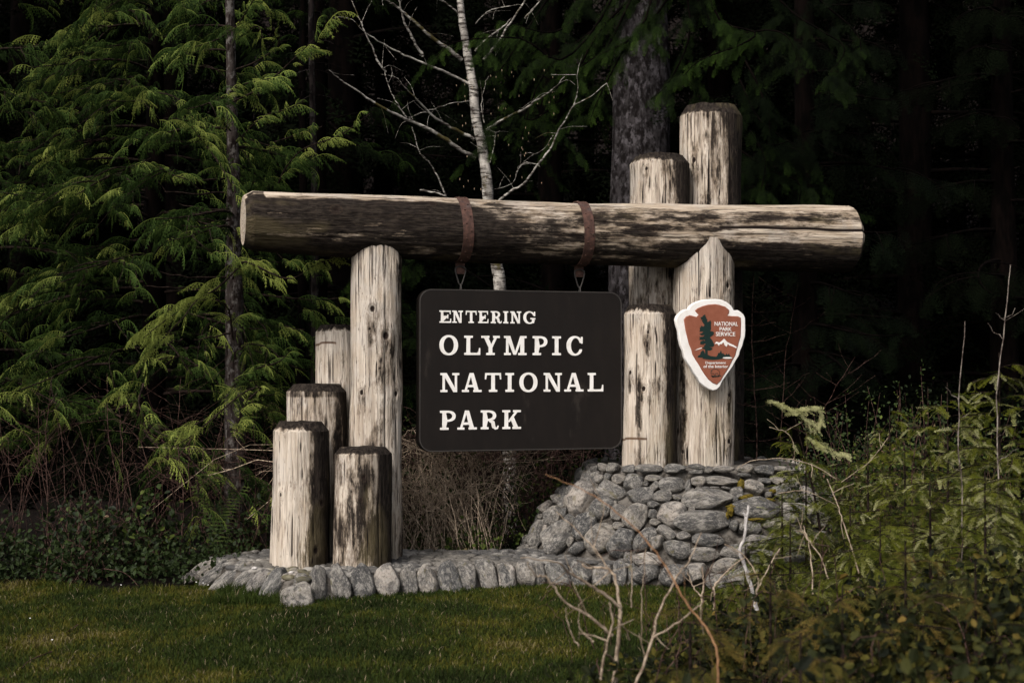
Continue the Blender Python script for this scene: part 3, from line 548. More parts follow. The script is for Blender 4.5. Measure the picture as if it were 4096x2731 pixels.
# slab serif glyph fields. coordinates: 0..w , 0..100
def glyph(ch, w):
    xs = np.arange(-4, w + 5, 1.0); ys = np.arange(-6, 107, 1.0); X, Y = np.meshgrid(xs, ys)
    S, B, H = 20, 11.5, 12
    def rect(x0, y0, x1, y1, r=2.0):
        qx = np.abs(X - (x0 + x1) / 2) - (x1 - x0) / 2 + r; qy = np.abs(Y - (y0 + y1) / 2) - (y1 - y0) / 2 + r
        return np.hypot(np.maximum(qx, 0), np.maximum(qy, 0)) + np.minimum(np.maximum(qx, qy), 0) - r
    def quad(pts):      # convex polygon, ccw or cw
        p = np.array(pts, float); a = sum(p[i][0] * p[(i + 1) % len(p)][1] - p[(i + 1) % len(p)][0] * p[i][1] for i in range(len(p)))
        if a < 0: p = p[::-1]
        f = np.full(X.shape, -1e9)
        for i in range(len(p)):
            e = p[(i + 1) % len(p)] - p[i]; n = np.array([e[1], -e[0]]) / np.hypot(*e); f = np.maximum(f, (X - p[i][0]) * n[0] + (Y - p[i][1]) * n[1])
        return f
    def ell(cx, cy, a, b, p=2.0): return ((np.abs((X - cx) / a) ** p + np.abs((Y - cy) / b) ** p) ** (1 / p) - 1) * min(a, b)
    def disc(cx, cy, r): return np.hypot(X - cx, Y - cy) - r
    def brack(x, y, dx, dy, r=6):     # bracket fillet in corner
        f = quad([(x, y), (x + dx * r, y), (x, y + dy * r)]); return np.maximum(f, -(np.hypot(X - x - dx * r, Y - y - dy * r) - r))
    U_ = lambda *a: np.minimum.reduce(a); D = lambda a, b: np.maximum(a, -b); I = lambda *a: np.maximum.reduce(a)
    def stem(x, s=S, top=True, bot=True, ov=12, ovl=None, ovr=None):
        l = ov if ovl is None else ovl; r = ov if ovr is None else ovr; f = [rect(x, 0, x + s, 100, .5)]
        if bot: f += [rect(x - l, 0, x + s + r, B), brack(x, B, -1, 1), brack(x + s, B, 1, 1)]
        if top: f += [rect(x - l, 100 - B, x + s + r, 100), brack(x, 100 - B, -1, -1), brack(x + s, 100 - B, 1, -1)]
        return U_(*f)
    if ch == 'I': return U_(stem((w - S) / 2 + 0, ov=(w - S) / 2)), xs, ys
    if ch == 'L':
        f = U_(stem(12, ovr=14), rect(0, 0, w, B), quad([(w - 12, 0), (w, 0), (w, 36), (w - 6, 36)]), brack(w - 11, B, -1, 1, 8)); return f, xs, ys
    if ch == 'E':
        f = U_(stem(12), rect(0, 0, w, B), rect(0, 100 - B, w - 4, 100), quad([(w - 12, 0), (w, 0), (w, 34), (w - 6, 34)]), quad([(w - 16, 100), (w - 4, 100), (w - 4, 70), (w - 10, 70)]),
               rect(30, 45, w - 26, 45 + B), rect(w - 33, 34, w - 24, 68)); return f, xs, ys
    if ch == 'T':
        m = w / 2; f = U_(stem(m - S / 2, top=False, ov=13), rect(2, 100 - B, w - 2, 100), quad([(0, 66), (7, 66), (13, 100), (2, 100)]), quad([(w, 66), (w - 7, 66), (w - 13, 100), (w - 2, 100)])); return f, xs, ys
    if ch == 'N':
        f = U_(rect(12, 0, 24, 100, .5), rect(w - 24, 0, w - 12, 100, .5), rect(0, 0, 38, B), rect(0, 100 - B, 28, 100), rect(w - 38, 100 - B, w, 100), quad([(10, 100), (34, 100), (w - 11, 0), (w - 32, 0)]),
               brack(24, B, 1, 1, 5), brack(12, B, -1, 1, 5), brack(w - 12, 100 - B, 1, -1, 5), brack(w - 24, 100 - B, -1, -1, 5)); return f, xs, ys
    if ch == 'M':
        m = w * .47; f = U_(rect(12, 0, 24, 100, .5), rect(w - 34, 0, w - 13, 100, .5), rect(0, 0, 37, B), rect(w - 46, 0, w, B), rect(0, 100 - B, 30, 100), rect(w - 34, 100 - B, w, 100),
               quad([(10, 100), (34, 100), (m + 8, 2), (m - 7, 2)]), quad([(w - 34, 100), (w - 18, 100), (m + 8, 2), (m - 3, 2)])); return f, xs, ys
    if ch == 'A':
        m = w * .48; f = U_(quad([(m - 8, 100), (m + 12, 100), (w - 13, 0), (w - 37, 0)]), quad([(m - 9, 100), (m + 3, 100), (24, 0), (12, 0)]), rect(0, 0, 38, B), rect(w - 45, 0, w, B), rect(28, 26, w - 30, 37)); return f, xs, ys
    if ch == 'Y':
        m = w * .5; f = U_(rect(m - S / 2, 0, m + S / 2, 46, .5), rect(m - S / 2 - 13, 0, m + S / 2 + 13, B), quad([(10, 100), (34, 100), (m + S / 2, 42), (m - S / 2, 38)]), quad([(w - 10, 100), (w - 23, 100), (m - 1, 46), (m + S / 2, 38)]),
               rect(0, 100 - B, 44, 100), rect(w - 36, 100 - B, w, 100)); return f, xs, ys
    if ch == 'O': return D(ell(w / 2, 50, w / 2, 52, 2.15), ell(w / 2, 50, w / 2 - 22, 52 - 11, 2.05)), xs, ys
    if ch in 'PR':
        bw = w - (4 if ch == 'P' else 14); rx = bw - 34; cy = 100 - 29 if ch == 'P' else 72
        rb = 100 - cy; outer = I(U_(ell(bw - rx * .9, cy, rx * .9, rb, 2.3), rect(26, cy - rb, bw - rx * .9, 100, .5)), 26 - X); inner = U_(ell(bw - rx * .9, cy, rx * .9 - 18, rb - 11, 2.1), rect(20, cy - rb + 11, bw - rx * .9, 100 - 11, .5))
        bowl = D(outer, inner); f = U_(stem(12, ovr=14 if ch == 'P' else 11), bowl)
        if ch == 'R':
            def cap(x0, y0, x1, y1, r):
                t_ = np.clip(((X - x0) * (x1 - x0) + (Y - y0) * (y1 - y0)) / ((x1 - x0) ** 2 + (y1 - y0) ** 2), 0, 1); return np.hypot(X - x0 - t_ * (x1 - x0), Y - y0 - t_ * (y1 - y0)) - r
            leg = U_(cap(w * .54, 44, w * .68, 36, 8), cap(w * .68, 36, w * .72, 14, 9.5), cap(w * .72, 13, w * .82, 5, 7), cap(w * .82, 4.5, w * .93, 5.5, 4.5), cap(w * .93, 5.5, w - 3, 16, 3.5))
            f = U_(f, leg)
        return f, xs, ys
    if ch == 'K':
        f = U_(stem(12), quad([(w - 26, 100), (w - 10, 100), (40, 36), (30, 40)]), quad([(44, 56), (62, 66), (w - 12, 0), (w - 37, 0)]), rect(w - 44, 100 - B, w - 1, 100), rect(w - 48, 0, w, B)); return f, xs, ys
    if ch in 'CG':
        a = w / 2 + 3; f = D(ell(a - 3, 50, a - 2, 52, 2.15), ell(a + 1, 50, a - 22, 41, 2.0)); cut = rect(w * .66, 32, w + 20, 66, .5); f = D(f, cut); f = I(f, X - (w - 4))
        f = U_(f, rect(w - 10, 62, w, 98)); f = D(f, 0 * X + 1)
        if ch == 'G': f = U_(f, rect(w - 28, 4, w - 9, 44, .5), rect(w - 42, 40 - 4, w + 2, 47))
        return f, xs, ys
# ------------------------------------------------------------------ sign board
BX0, BX1, BZ0, BZ1, BTH = .303, 1.872, .905, 2.086, .05
bc = O1 + U * (BX0 + BX1) / 2
board = empty('sign_board', (bc[0], bc[1], (BZ0 + BZ1) / 2), 'dark brown hanging sign board with white serif lettering', 'sign', rz=TH)
def rrect(w_, h_, r, n=10):
    P = []
    for cx, cy, a0 in ((w_ - r, h_ - r, 0), (-w_ + r, h_ - r, 90), (-w_ + r, -h_ + r, 180), (w_ - r, -h_ + r, 270)):
        for a in np.linspace(a0, a0 + 90, n): P.append((cx + r * math.cos(R(a)), cy + r * math.sin(R(a))))
    return np.array(P)
bw, bh = (BX1 - BX0) / 2, (BZ1 - BZ0) / 2
def stand(o, y=0): o.rotation_euler = (R(90), 0, 0); o.location = (0, y, 0); return o
stand(solid([rrect(bw, bh, .095)], 'panel', M['board'], board, BTH - .006, .006))
fr = stand(solid([rrect(bw - .004, bh - .004, .092), rrect(bw - .010, bh - .010, .086)], 'rim', M['edge'], board, .0015), -BTH - .0015)
def bpix(x, y):      # board crop pixel -> board local
    px, py = 337.5 + x / 7.557, 250 + y / 7.557; k = (px - 512) / FPX; o = O1 - V_ * (BTH)
    t = (k * o[1] - o[0]) / (math.cos(TH) - k * math.sin(TH)); p = o + U * t; zz = W(px, py, p[1])[2]
    return t - (BX0 + BX1) / 2, zz - (BZ0 + BZ1) / 2
LINES = [(462, 553, [('E',770,858),('N',867,947),('T',968,1051),('E',1062,1140),('R',1158,1240),('I',1252,1290),('N',1305,1388),('G',1405,1493)]),
 (647, 791, [('O',770,910),('L',957,1078),('Y',1086,1225),('M',1258,1428),('P',1474,1590),('I',1622,1688),('C',1732,1852)]),
 (925, 1067, [('N',777,920),('A',940,1088),('T',1113,1237),('I',1268,1333),('O',1374,1510),('N',1557,1695),('A',1713,1858),('L',1890,2007)]),
 (1208, 1352, [('P',775,898),('A',906,1053),('R',1082,1217),('K',1245,1386)])]
for (y0, y1, L) in LINES:
    zt = np.mean([bpix(1000, y0)[1], bpix(1900, y0)[1]]) if len(L) > 4 else bpix(1000, y0)[1]; zb = np.mean([bpix(1000, y1)[1], bpix(1900, y1)[1]]) if len(L) > 4 else bpix(1000, y1)[1]
    for (ch, xa, xb) in L:
        a, b = bpix(xa, y0)[0], bpix(xb, y0)[0]; hgt = zt - zb; wu = (b - a) / hgt * 100
        F, xs, ys = glyph(ch, wu); lp = contours(F, xs, ys); lp = [P / 100 * hgt for P in lp]
        o = solid([P + np.array([a, zb]) for P in lp], 'letter', M['white'], board, .002); stand(o, -BTH - .0021)
# hanging gear: straps round the beam, shackles, rings, eye bolts
def strap(t, label):
    c = O1 + U * t; zc = 2.53 - float(-np.interp(t, BT, [.015, 0, -.014, -.012, -.004, .004, .012])); rr = float(np.interp(t, BT, BRr)) + .005
    zc = 2.53 - np.interp(t, BT, [-.015, 0, .014, .012, .004, -.004, -.012])
    e = empty('steel_strap', (c[0], c[1], zc), label, 'strap', 'rusty straps round the crossbeam', TH); mb = MB(); n = 72; hw = .040
    a = np.linspace(0, 2 * PI, n, endpoint=False); rj = rr * (1 + .012 * np.sin(a * 3 + t * 5)); V = []
    for (x, dr) in ((-hw, 0), (-hw, .006), (hw, .006), (hw, 0)): V.append(np.stack([x + .006 * np.sin(a * 2), (rj + dr) * np.cos(a), (rj + dr) * np.sin(a)], 1))
    q = [(i * n + j, i * n + (j + 1) % n, ((i + 1) % 4) * n + (j + 1) % n, ((i + 1) % 4) * n + j) for i in range(4) for j in range(n)]
    mb.add(np.concatenate(V), q=q); mb.build('band', M['rust'], e, smooth=False)
    bm_ = None
    v, f = LV, LF
    for i, ang in enumerate(np.arange(95, 260, 13)):
        mb = MB(); r2 = rr + .008; mb.add(v * .006 + [(.018 if i % 2 else -.014) + .006 * math.sin(R(ang) * 2), r2 * math.cos(R(ang)), r2 * math.sin(R(ang))], t=f); mb.build('rivet', M['rust'], e)
    mb = MB(); box(mb, -.035, .035, -.006, .006, -rr - .085, -rr + .002); mb.build('hanger_tab', M['rust'], e, smooth=False)
    # shackle and ring
    zt = 2.53 - rr - (2.53 - zc); sh = empty('shackle', (c[0], c[1], zt - .06), label.replace('rusty strap', 'steel shackle hanging under the strap'), 'shackle', 'shackles holding up the sign board', TH)
    mb = MB(); L = smooth_line([(-.012, 0, -.095), (-.038, 0, -.01), (-.036, 0, .018), (0, 0, .03), (.036, 0, .018), (.038, 0, -.01), (.012, 0, -.095), (0, 0, -.108), (-.012, 0, -.095)], 40); tube(mb, L + [0, -.012, 0], .0058, sides=7)
    mb.build('bow', M['steel'], sh)
    mb = MB(); a = np.linspace(0, 2 * PI, 26); tube(mb, np.stack([0 * a + .002, -.012 + .014 * np.cos(a), -.135 + .036 * np.sin(a)], 1) + [0, 0, 0], .005, sides=6); mb.build('ring', M['steel'], sh)
    zb = BZ1 - (zt - .06); mb = MB(); tube(mb, [(0, -.0, zb - .01), (0, 0, -.165)], .006, sides=7); mb.build('eye_bolt', M['steel'], sh)
def t_at(px):
    k = (px - 512) / FPX; return (k * O1[1] - O1[0]) / (math.cos(TH) - k * math.sin(TH))
strap(t_at(460), 'left rusty strap round the crossbeam above the sign board')
strap(t_at(579), 'right rusty strap round the crossbeam above the sign board')

# ------------------------------------------------------------------ arrowhead plaque
AC = (690, 790); aplane = O1 - V_ * .335      # plane of the plaque's face
def apix(x, y):
    px, py = 665 + x / 13.936, 287.5 + y / 13.936; k = (px - 512) / FPX; t = (k * aplane[1] - aplane[0]) / (math.cos(TH) - k * math.sin(TH)); p = aplane + U * t
    return t, W(px, py, p[1])[2]
at0, az0 = apix(650, 790)
ap = aplane + U * at0; arrow = empty('arrowhead_plaque', (ap[0], ap[1], az0), 'brown and white arrowhead plaque with conifer, mountain and bison, mounted on a post', 'plaque', rz=TH)
def AP(L): return np.array([(apix(*p)[0] - at0, apix(*p)[1] - az0) for p in L])
OUT = [(690,155),(780,165),(850,195),(905,235),(940,280),(950,312),(1010,310),(1050,335),(1090,370),(1112,420),(1112,500),(1115,590),(1108,680),(1085,750),(1075,800),(1040,880),(1020,950),(975,1020),(940,1090),(890,1160),(830,1240),(790,1300),(760,1370),(715,1415),(660,1432),(600,1410),(540,1370),(470,1310),(440,1240),(390,1180),(350,1100),(300,1030),(265,960),(250,880),(215,800),(195,700),(185,600),(160,520),(145,440),(165,390),(220,330),(270,298),(325,292),(345,250),(400,210),(460,185),(540,165)]
INN = [(690,225),(750,235),(830,260),(888,310),(885,350),(865,385),(920,390),(1010,395),(1050,415),(1052,500),(1048,600),(1045,680),(1025,740),(1010,800),(985,880),(970,940),(930,1010),(890,1090),(850,1160),(800,1230),(770,1290),(710,1350),(650,1325),(590,1275),(540,1210),(495,1140),(460,1075),(410,1000),(370,930),(350,850),(320,780),(300,700),(275,600),(262,520),(250,440),(280,400),(335,378),(430,402),(455,375),(420,340),(405,315),(440,285),(520,250),(600,232)]
stand(solid([AP(OUT)], 'white_plate', M['white'], arrow, .016, .006), .010)
stand(solid([AP(INN)], 'brown_panel', M['arrow'], arrow, .004, .006), -.006)
FA = -.016
TREE = [(540,370),(528,384),(515,380),(512,400),(490,408),(480,420),(495,432),(484,446),(512,446),(500,462),(520,492),(540,520),(520,540),(496,526),(484,545),(470,560),(474,590),(465,612),(500,606),(522,612),(500,630),(465,640),(475,652),(500,662),(540,655),(520,680),(465,680),(472,705),(458,720),(500,726),(545,722),(545,738),(520,732),(480,745),(476,784),(520,786),(552,772),(550,792),(520,800),(540,818),(508,830),(512,846),(545,858),(545,925),(540,908),(530,880),(515,868),(485,892),(475,930),(452,940),(440,958),(450,968),(520,970),(505,982),(560,992),(650,1003),(730,996),(790,985),(900,992),(912,984),(915,965),(890,945),(876,908),(858,935),(842,908),(832,935),(812,930),(796,905),(780,915),(765,865),(750,905),(724,905),(722,930),(702,958),(620,948),(580,930),(580,868),(610,874),(640,860),(652,842),(605,822),(640,822),(660,818),(674,800),(660,760),(642,724),(612,690),(640,668),(664,650),(668,620),(650,606),(615,600),(630,570),(626,520),(632,480),(616,450),(600,470),(574,474),(578,440),(560,425),(566,410),(550,400),(552,380)]
stand(solid([AP(TREE)], 'painted_conifer', M['agreen'], arrow, .0008), FA - .001)
stand(solid([AP([(680,780),(700,748),(745,762),(770,745),(810,708),(850,750),(880,768),(940,795),(985,825),(980,840),(930,815),(880,800),(862,778),(845,822),(820,800),(800,755),(775,785),(750,782),(738,808),(715,775)]), AP([(400,872),(440,850),(497,830),(500,842),(450,856)])], 'painted_mountain', M['white'], arrow, .0008), FA - .001)
aa = np.linspace(0, 2 * PI, 20, endpoint=False); stand(solid([AP([(855 + 66 * math.cos(a), 974 + 12 * math.sin(a)) for a in aa])], 'painted_lake', M['white'], arrow, .0008), FA - .0022)
# bison outline
mb = MB()
for L in ([(625,1190),(628,1150),(655,1132),(700,1128),(735,1150),(748,1180),(742,1215),(725,1215),(720,1190),(690,1188),(685,1215),(670,1215),(665,1190),(640,1192),(625,1190)], [(640,1165),(636,1158)], [(625,1222),(680,1230),(765,1222)], [(640,1238),(700,1234),(740,1228)]):
    P = AP(L); tube(mb, np.c_[P[:, 0], np.full(len(P), FA - .001), P[:, 1]], .0019 if len(L) > 4 else .003, sides=4)
mb.build('painted_bison', M['agreen'], arrow)
def text(s_, x0, x1, y0, y1, off=.012):
    cu = bpy.data.curves.new('lettering', 'FONT'); cu.body = s_; cu.align_x = 'LEFT'; cu.size = 1; cu.extrude = .002; cu.offset = off; cu.fill_mode = 'BOTH'; cu.resolution_u = 3
    t = bpy.data.objects.new('lettering', cu); col.objects.link(t); dg = bpy.context.evaluated_depsgraph_get(); me = bpy.data.meshes.new_from_object(t.evaluated_get(dg)); bpy.data.objects.remove(t)
    co = np.zeros(len(me.vertices) * 3, np.float32); me.vertices.foreach_get('co', co); co = co.reshape(-1, 3); mn, mx = co.min(0), co.max(0)
    A = AP([(x0, y1), (x1, y0)]); v = co.copy(); v[:, 0] = A[0, 0] + (co[:, 0] - mn[0]) / (mx[0] - mn[0]) * (A[1, 0] - A[0, 0]); v[:, 2] = A[0, 1] + (co[:, 1] - mn[1]) / (mx[1] - mn[1]) * (A[1, 1] - A[0, 1])
    v[:, 1] = FA - .001 - (co[:, 2] - mn[2]) / (mx[2] - mn[2]) * .0015; me.vertices.foreach_set('co', v.ravel()); me.materials.clear(); me.materials.append(M['white']); me.update()
    o = bpy.data.objects.new('lettering', me); col.objects.link(o); o.parent = arrow
text('NATIONAL', 678, 1003, 474, 528, .010); text('PARK', 748, 915, 548, 598, .010); text('SERVICE', 695, 965, 616, 671, .010)
text('Department', 550, 833, 1024, 1068, .010); text('of the Interior', 523, 865, 1072, 1112, .010)
for (x, y) in ((683, 205), (683, 1372)):
    P = AP([(x, y)])[0]; mb = MB(); mb.add(LV * .004 + [P[0], -.002, P[1]], t=LF); mb.build('screw', M['agreen'], arrow)
for sx, sz in ((-.05, .12), (.05, .12), (0, -.12)):
    mb = MB(); box(mb, sx - .015, sx + .015, .038, .17, sz - .015, sz + .015); mb.build('bracket', M['steel'], arrow, smooth=False)

# ------------------------------------------------------------------ foliage templates
def spray_cedar(n=8, sub=3):
    V, T, A = [], [], []
    def rib(p, d, l, wd, a0):
        d = nrm(d); sd_ = nrm(np.cross(d, [0, .15, 1])) * wd; b = len(V); m = p + d * l * .5 + [0, 0, -.04 * l]; e = p + d * l + [0, 0, -.25 * l]
        V.extend([p, m - sd_, e, m + sd_]); T.extend([(b, b + 1, b + 2), (b, b + 2, b + 3)]); A.extend([a0, a0 + .1, a0 + .35, a0 + .1])
    for i in range(n):
        s_ = .08 + .92 * i / n; p = np.array([s_, 0, .10 * math.sin(s_ * 2.5) - .45 * s_ * s_])
        for sg in (-1, 1):
            l = (.52 * (1 - s_) ** .65 + .10) * random.uniform(.8, 1.15); d = nrm(np.array([.75, sg * .75, -.35 + random.uniform(-.15, .1)])); rib(p, d, l, .022, .25 * s_)
            for k in range(sub):
                f = (k + 1) / (sub + 1); pp = p + d * l * f + [0, 0, -.2 * l * f * f]
                for s2 in (-1, 1):
                    d2 = nrm(d + s2 * .75 * np.array([-d[1], d[0], 0]) + [0, 0, -.25]); ll = l * .36 * (1 - f * .6); b = len(V); sd_ = np.cross(d2, [0, 0, 1.]) * .017
                    V.extend([pp - sd_, pp + sd_, pp + d2 * ll]); T.append((b, b + 1, b + 2)); A.extend([.2 * s_ + .1, .2 * s_ + .1, .45 + .2 * s_])
    p = np.array([1, 0, -.21]); rib(p, np.array([1, 0, -.9]), .16, .02, .4)
    return np.array(V), np.array(T), np.array(A)
def spray_needle(n=9, sub=4, droop=.25, wn=.016, side=.42):
    V, T, A = [], [], []
    for i in range(n):
        s_ = .05 + .95 * i / n; p = np.array([s_, 0, -droop * s_ * s_])
        for sg in (-1, 1):
            l = (side * (1 - s_) ** .8 + .08) * random.uniform(.7, 1.2); d = nrm(np.array([.8, sg * .8, -.15 + random.uniform(-.25, .15)]))
            for k in range(sub):
                f = (k + .5) / sub; pp = p + d * l * f
                for s2 in (-1, 1):
                    d2 = nrm(d * .6 + s2 * np.array([-d[1], d[0], 0]) + [0, 0, random.uniform(-.4, .25)]); ll = random.uniform(.07, .12) * (1.2 - f * .5); b = len(V); sd_ = d * wn
                    V.extend([pp - sd_, pp + sd_, pp + d2 * ll]); T.append((b, b + 1, b + 2)); A.extend([.2 * s_, .2 * s_, .3 + .4 * f * s_])
    return np.array(V), np.array(T), np.array(A)
def wing(nf=11, ns=3):  # light from above painted into the tones: arch brighter, fingers darker
    V, T, A = [], [], []; a0, c0, fw, nf = random.uniform(.05, .38), random.uniform(.15, .55), random.uniform(0, .5), random.randint(8, 13)
    for i in range(nf):
        x = (i + .5) / nf; p = np.array([x, 0, a0 * math.sin(x * 2.2) - c0 * x * x]); L = (.50 * (1 - .45 * abs(x - .35))) * random.uniform(.7, 1.15)
        d = nrm(np.array([fw + .55 * x + random.uniform(-.15, .15), random.uniform(-.35, .35), -.9])); sd_ = nrm(np.array([.9, random.uniform(-.5, .5), .35])); b = len(V)
        q = p + d * L * .5 + sd_ * .02; e = p + d * L + sd_ * random.uniform(-.04, .06)
        V.extend([p - sd_ * .016, p + sd_ * .016, q + sd_ * .012, q - sd_ * .012, e]); T.extend([(b, b + 1, b + 2), (b, b + 2, b + 3), (b + 3, b + 2, b + 4)]); A.extend([.75, .75, .45, .45, .35])
        for k in range(ns):
            f = (k + .6) / (ns + .5); pp = p + d * L * f
            for sg in (-1, 1):
                dd = nrm(d * .75 + sd_ * sg * .62); ll = L * .30 * (1 - .55 * f); w_ = nrm(np.cross(dd, np.cross(d, sd_))) * .021; b = len(V)
                V.extend([pp - w_, pp + w_, pp + dd * ll]); T.append((b, b + 1, b + 2)); A.extend([.62 - .35 * f, .62 - .35 * f, .5 - .3 * f])
    b = len(V); n = 6; xs_ = np.linspace(0, 1, n)
    for x in xs_: V.extend([(x, 0, a0 * math.sin(x * 2.2) - c0 * x * x + .012), (x, 0, a0 * math.sin(x * 2.2) - c0 * x * x - .012)]); A.extend([.8, .8])
    for i in range(n - 1): T.extend([(b + 2 * i, b + 2 * i + 1, b + 2 * i + 3), (b + 2 * i, b + 2 * i + 3, b + 2 * i + 2)])
    return np.array(V, float), np.array(T), np.array(A)
WING = [wing() for _ in range(18)]
def wings(mb, L, per_m, size, var, varsd=.13, f0=0., tipvar=.2, lat=.75):
    L = np.asarray(L, float); seg = np.linalg.norm(np.diff(L, axis=0), axis=1); tot = seg.sum(); n = max(2, int(tot * per_m)); s_ = np.sort(rng.uniform(f0, 1, n)); cs = np.r_[0, np.cumsum(seg)] / tot
    P = np.stack([np.interp(s_, cs, L[:, k]) for k in range(3)], 1) + rng.normal(0, .02, (n, 3)); T = nrm(np.gradient(L, axis=0)); Tt = nrm(np.stack([np.interp(s_, cs, T[:, k]) for k in range(3)], 1))
    hs = np.sign(Tt[:, :1] + 1e-6); D = Tt * rng.uniform(.3, 1.1, (n, 1)) + np.concatenate([rng.choice([-.35, 1, 1], n)[:, None] * hs * lat, rng.uniform(-.75, .25, (n, 1)), rng.uniform(-.25, .25, (n, 1))], 1)
    N = np.array([0, -.25, 1.]) + rng.normal(0, .15, (n, 3)); place(mb, WING, P, D, N, size * rng.uniform(.4, 1.4, n), var + varsd * rng.normal(size=n) + tipvar * s_ ** 2)
CED = [spray_cedar(8, 3) for _ in range(5)]; CEDL = [spray_cedar(6, 1) for _ in range(4)]; HEM = [spray_needle(8, 3, .35, wn=.015, side=.34) for _ in range(5)]; HEML = [spray_needle(6, 2, wn=.03) for _ in range(3)]; SAP = [spray_needle(9, 2, .3, wn=.016, side=.15) for _ in range(6)]
def place(mb, temps, P, D, N, size, var):
    """P pos, D forward dirs, N approximate plane normals, size, var per spray"""
    P, D, N = map(lambda a: np.asarray(a, float), (P, D, N)); D = nrm(D); Y = nrm(np.cross(N, D)); Z = np.cross(D, Y); idx = rng.integers(0, len(temps), len(P)); size = np.asarray(size, float)
    for k, (v, t, a) in enumerate(temps):
        m = np.where(idx == k)[0]
        if not len(m): continue
        Wd = P[m][:, None] + size[m][:, None, None] * (v[None, :, 0:1] * D[m][:, None] + v[None, :, 1:2] * Y[m][:, None] + v[None, :, 2:3] * Z[m][:, None])
        mb.add(Wd.reshape(-1, 3), t=(t[None] + (np.arange(len(m)) * len(v))[:, None, None]).reshape(-1, 3), var=np.clip((np.asarray(var)[m][:, None] + a[None] * .5), 0, 1).ravel())
def clothe(mb, L, per_m, size, temps, spread=.5, droop=.8, var=.35, varsd=.15, f0=.1, facing=1.0, tipvar=.25, fwd=.55, nsd=.35):
    """hang sprays along a branch polyline"""
    L = np.asarray(L, float); seg = np.linalg.norm(np.diff(L, axis=0), axis=1); tot = seg.sum(); n = max(3, int(tot * per_m)); s_ = np.sort(rng.uniform(f0, 1, n)); cs = np.r_[0, np.cumsum(seg)] / tot
    P = np.stack([np.interp(s_, cs, L[:, k]) for k in range(3)], 1); T = nrm(np.gradient(L, axis=0)); Tt = np.stack([np.interp(s_, cs, T[:, k]) for k in range(3)], 1); Tt = nrm(Tt)
    sg = rng.choice([-1, 1], n)[:, None]; side = nrm(np.cross(Tt, [0, 0, 1.])) * sg
    D = Tt * fwd + side * spread * rng.uniform(.3, 1.2, (n, 1)) + np.array([0, 0, -1.]) * droop * rng.uniform(.3, 1.1, (n, 1)) + rng.normal(0, .18, (n, 3))
    N = np.array([-.15, -facing, .7]) + rng.normal(0, .35 if facing > .2 else .16, (n, 3)); sz = size * rng.uniform(.6, 1.2, n) * (1.1 - .35 * s_)
    place(mb, temps, P, D, N, sz, var + varsd * rng.normal(size=n) + tipvar * s_ ** 2)
def arc_branch(p0, d, L, lift, droop, n=12, curl=0.):
    d = nrm(np.array([d[0], d[1], 0.])); s_ = np.linspace(0, 1, n); sidev = np.array([-d[1], d[0], 0]); 
    return p0 + d * (L * s_)[:, None] + np.array([0, 0, 1.]) * (L * (lift * s_ - droop * s_ ** 2 + curl * s_ ** 4))[:, None] + sidev * (L * .12 * np.sin(s_ * 3) * rng.normal())[:, None]

def conifer(name, label, cat, base, H, tr, z0, zlast, Lmax, nb, mat, temps, size, per_m, bark, group=None, var=.3, az=None, lift=.15, droop=.45, curl=.18, extra=None, facing=1., trunk_line=None, tip=.25, crown_name='foliage', Lf=None, varsd=.15, spread=.5, sdroop=.8, nside=14, bare=0, wing_=0, bbark=None):
    e = empty(name, tuple(base), label, cat, group); base = np.array(base)
    line = smooth_line(trunk_line, 40) if trunk_line is not None else np.array([base + [.03 * H * .02 * math.sin(z * 1.3 + base[0]), 0, z] for z in np.linspace(-.05, H, 24)])
    mb = MB(); rad = tr * (1 - .75 * np.linspace(0, 1, len(line)) ** 1.2); rad[0] *= 1.25
    tube(mb, line, rad, sides=nside, wob=.04); o = mb.build('trunk', bark, e, loc=tuple(base)); o.location = (0, 0, 0)
    lb, fb = MB(), MB(); nbr = 0
    for i in range(nb):
        z = z0 + (zlast - z0) * (i + rng.random()) / nb; c = np.array([np.interp(z, line[:, 2], line[:, k]) for k in range(2)] + [z]); a = rng.uniform(0, 2 * PI) if az is None else R(rng.uniform(*az))
        f = (z - z0) / max(.1, (H - z0)); L = (Lf(f) if Lf else Lmax * (1 - f * .75)) * rng.uniform(.65, 1.1)
        B = arc_branch(c, (math.cos(a), math.sin(a)), L, lift + rng.normal(0, .08), droop * rng.uniform(.7, 1.2), curl=curl); tube(lb, B, tr * .16 * (1 - f * .5), .003, 4)
        if wing_: wings(fb, B, per_m, size, var, varsd, .1, tip)
        else: clothe(fb, B, per_m, size, temps, var=var, facing=facing, tipvar=tip, varsd=varsd, spread=spread, droop=sdroop, f0=.12)
        for k in range(3 + wing_):       # side branches
            s_ = rng.uniform(.3, .8); i0 = int(s_ * 11); a2 = a + rng.choice([-1, 1]) * rng.uniform(.5, 1.0); B2 = arc_branch(B[i0], (math.cos(a2), math.sin(a2)), L * .42, lift * .3, droop * 1.1, 8); tube(lb, B2, tr * .07, .002, 3)
            if wing_: wings(fb, B2, per_m, size, var, varsd, .05, tip)
            else: clothe(fb, B2, per_m * .9, size * .9, temps, var=var, facing=facing, tipvar=tip, varsd=varsd, spread=spread, droop=sdroop)
    if extra: extra(lb, fb)
    if lb.n: o = lb.build('branches', bbark or bark, e, loc=tuple(base)); o.location = (0, 0, 0)
    if fb.n: o = fb.build(crown_name, mat, e, smooth=False, loc=tuple(base)); o.location = (0, 0, 0)
    return e
def X4(pts, s=2.297): return [(x / s, y / s) for x, y in pts]     # traced on the 2352 px view

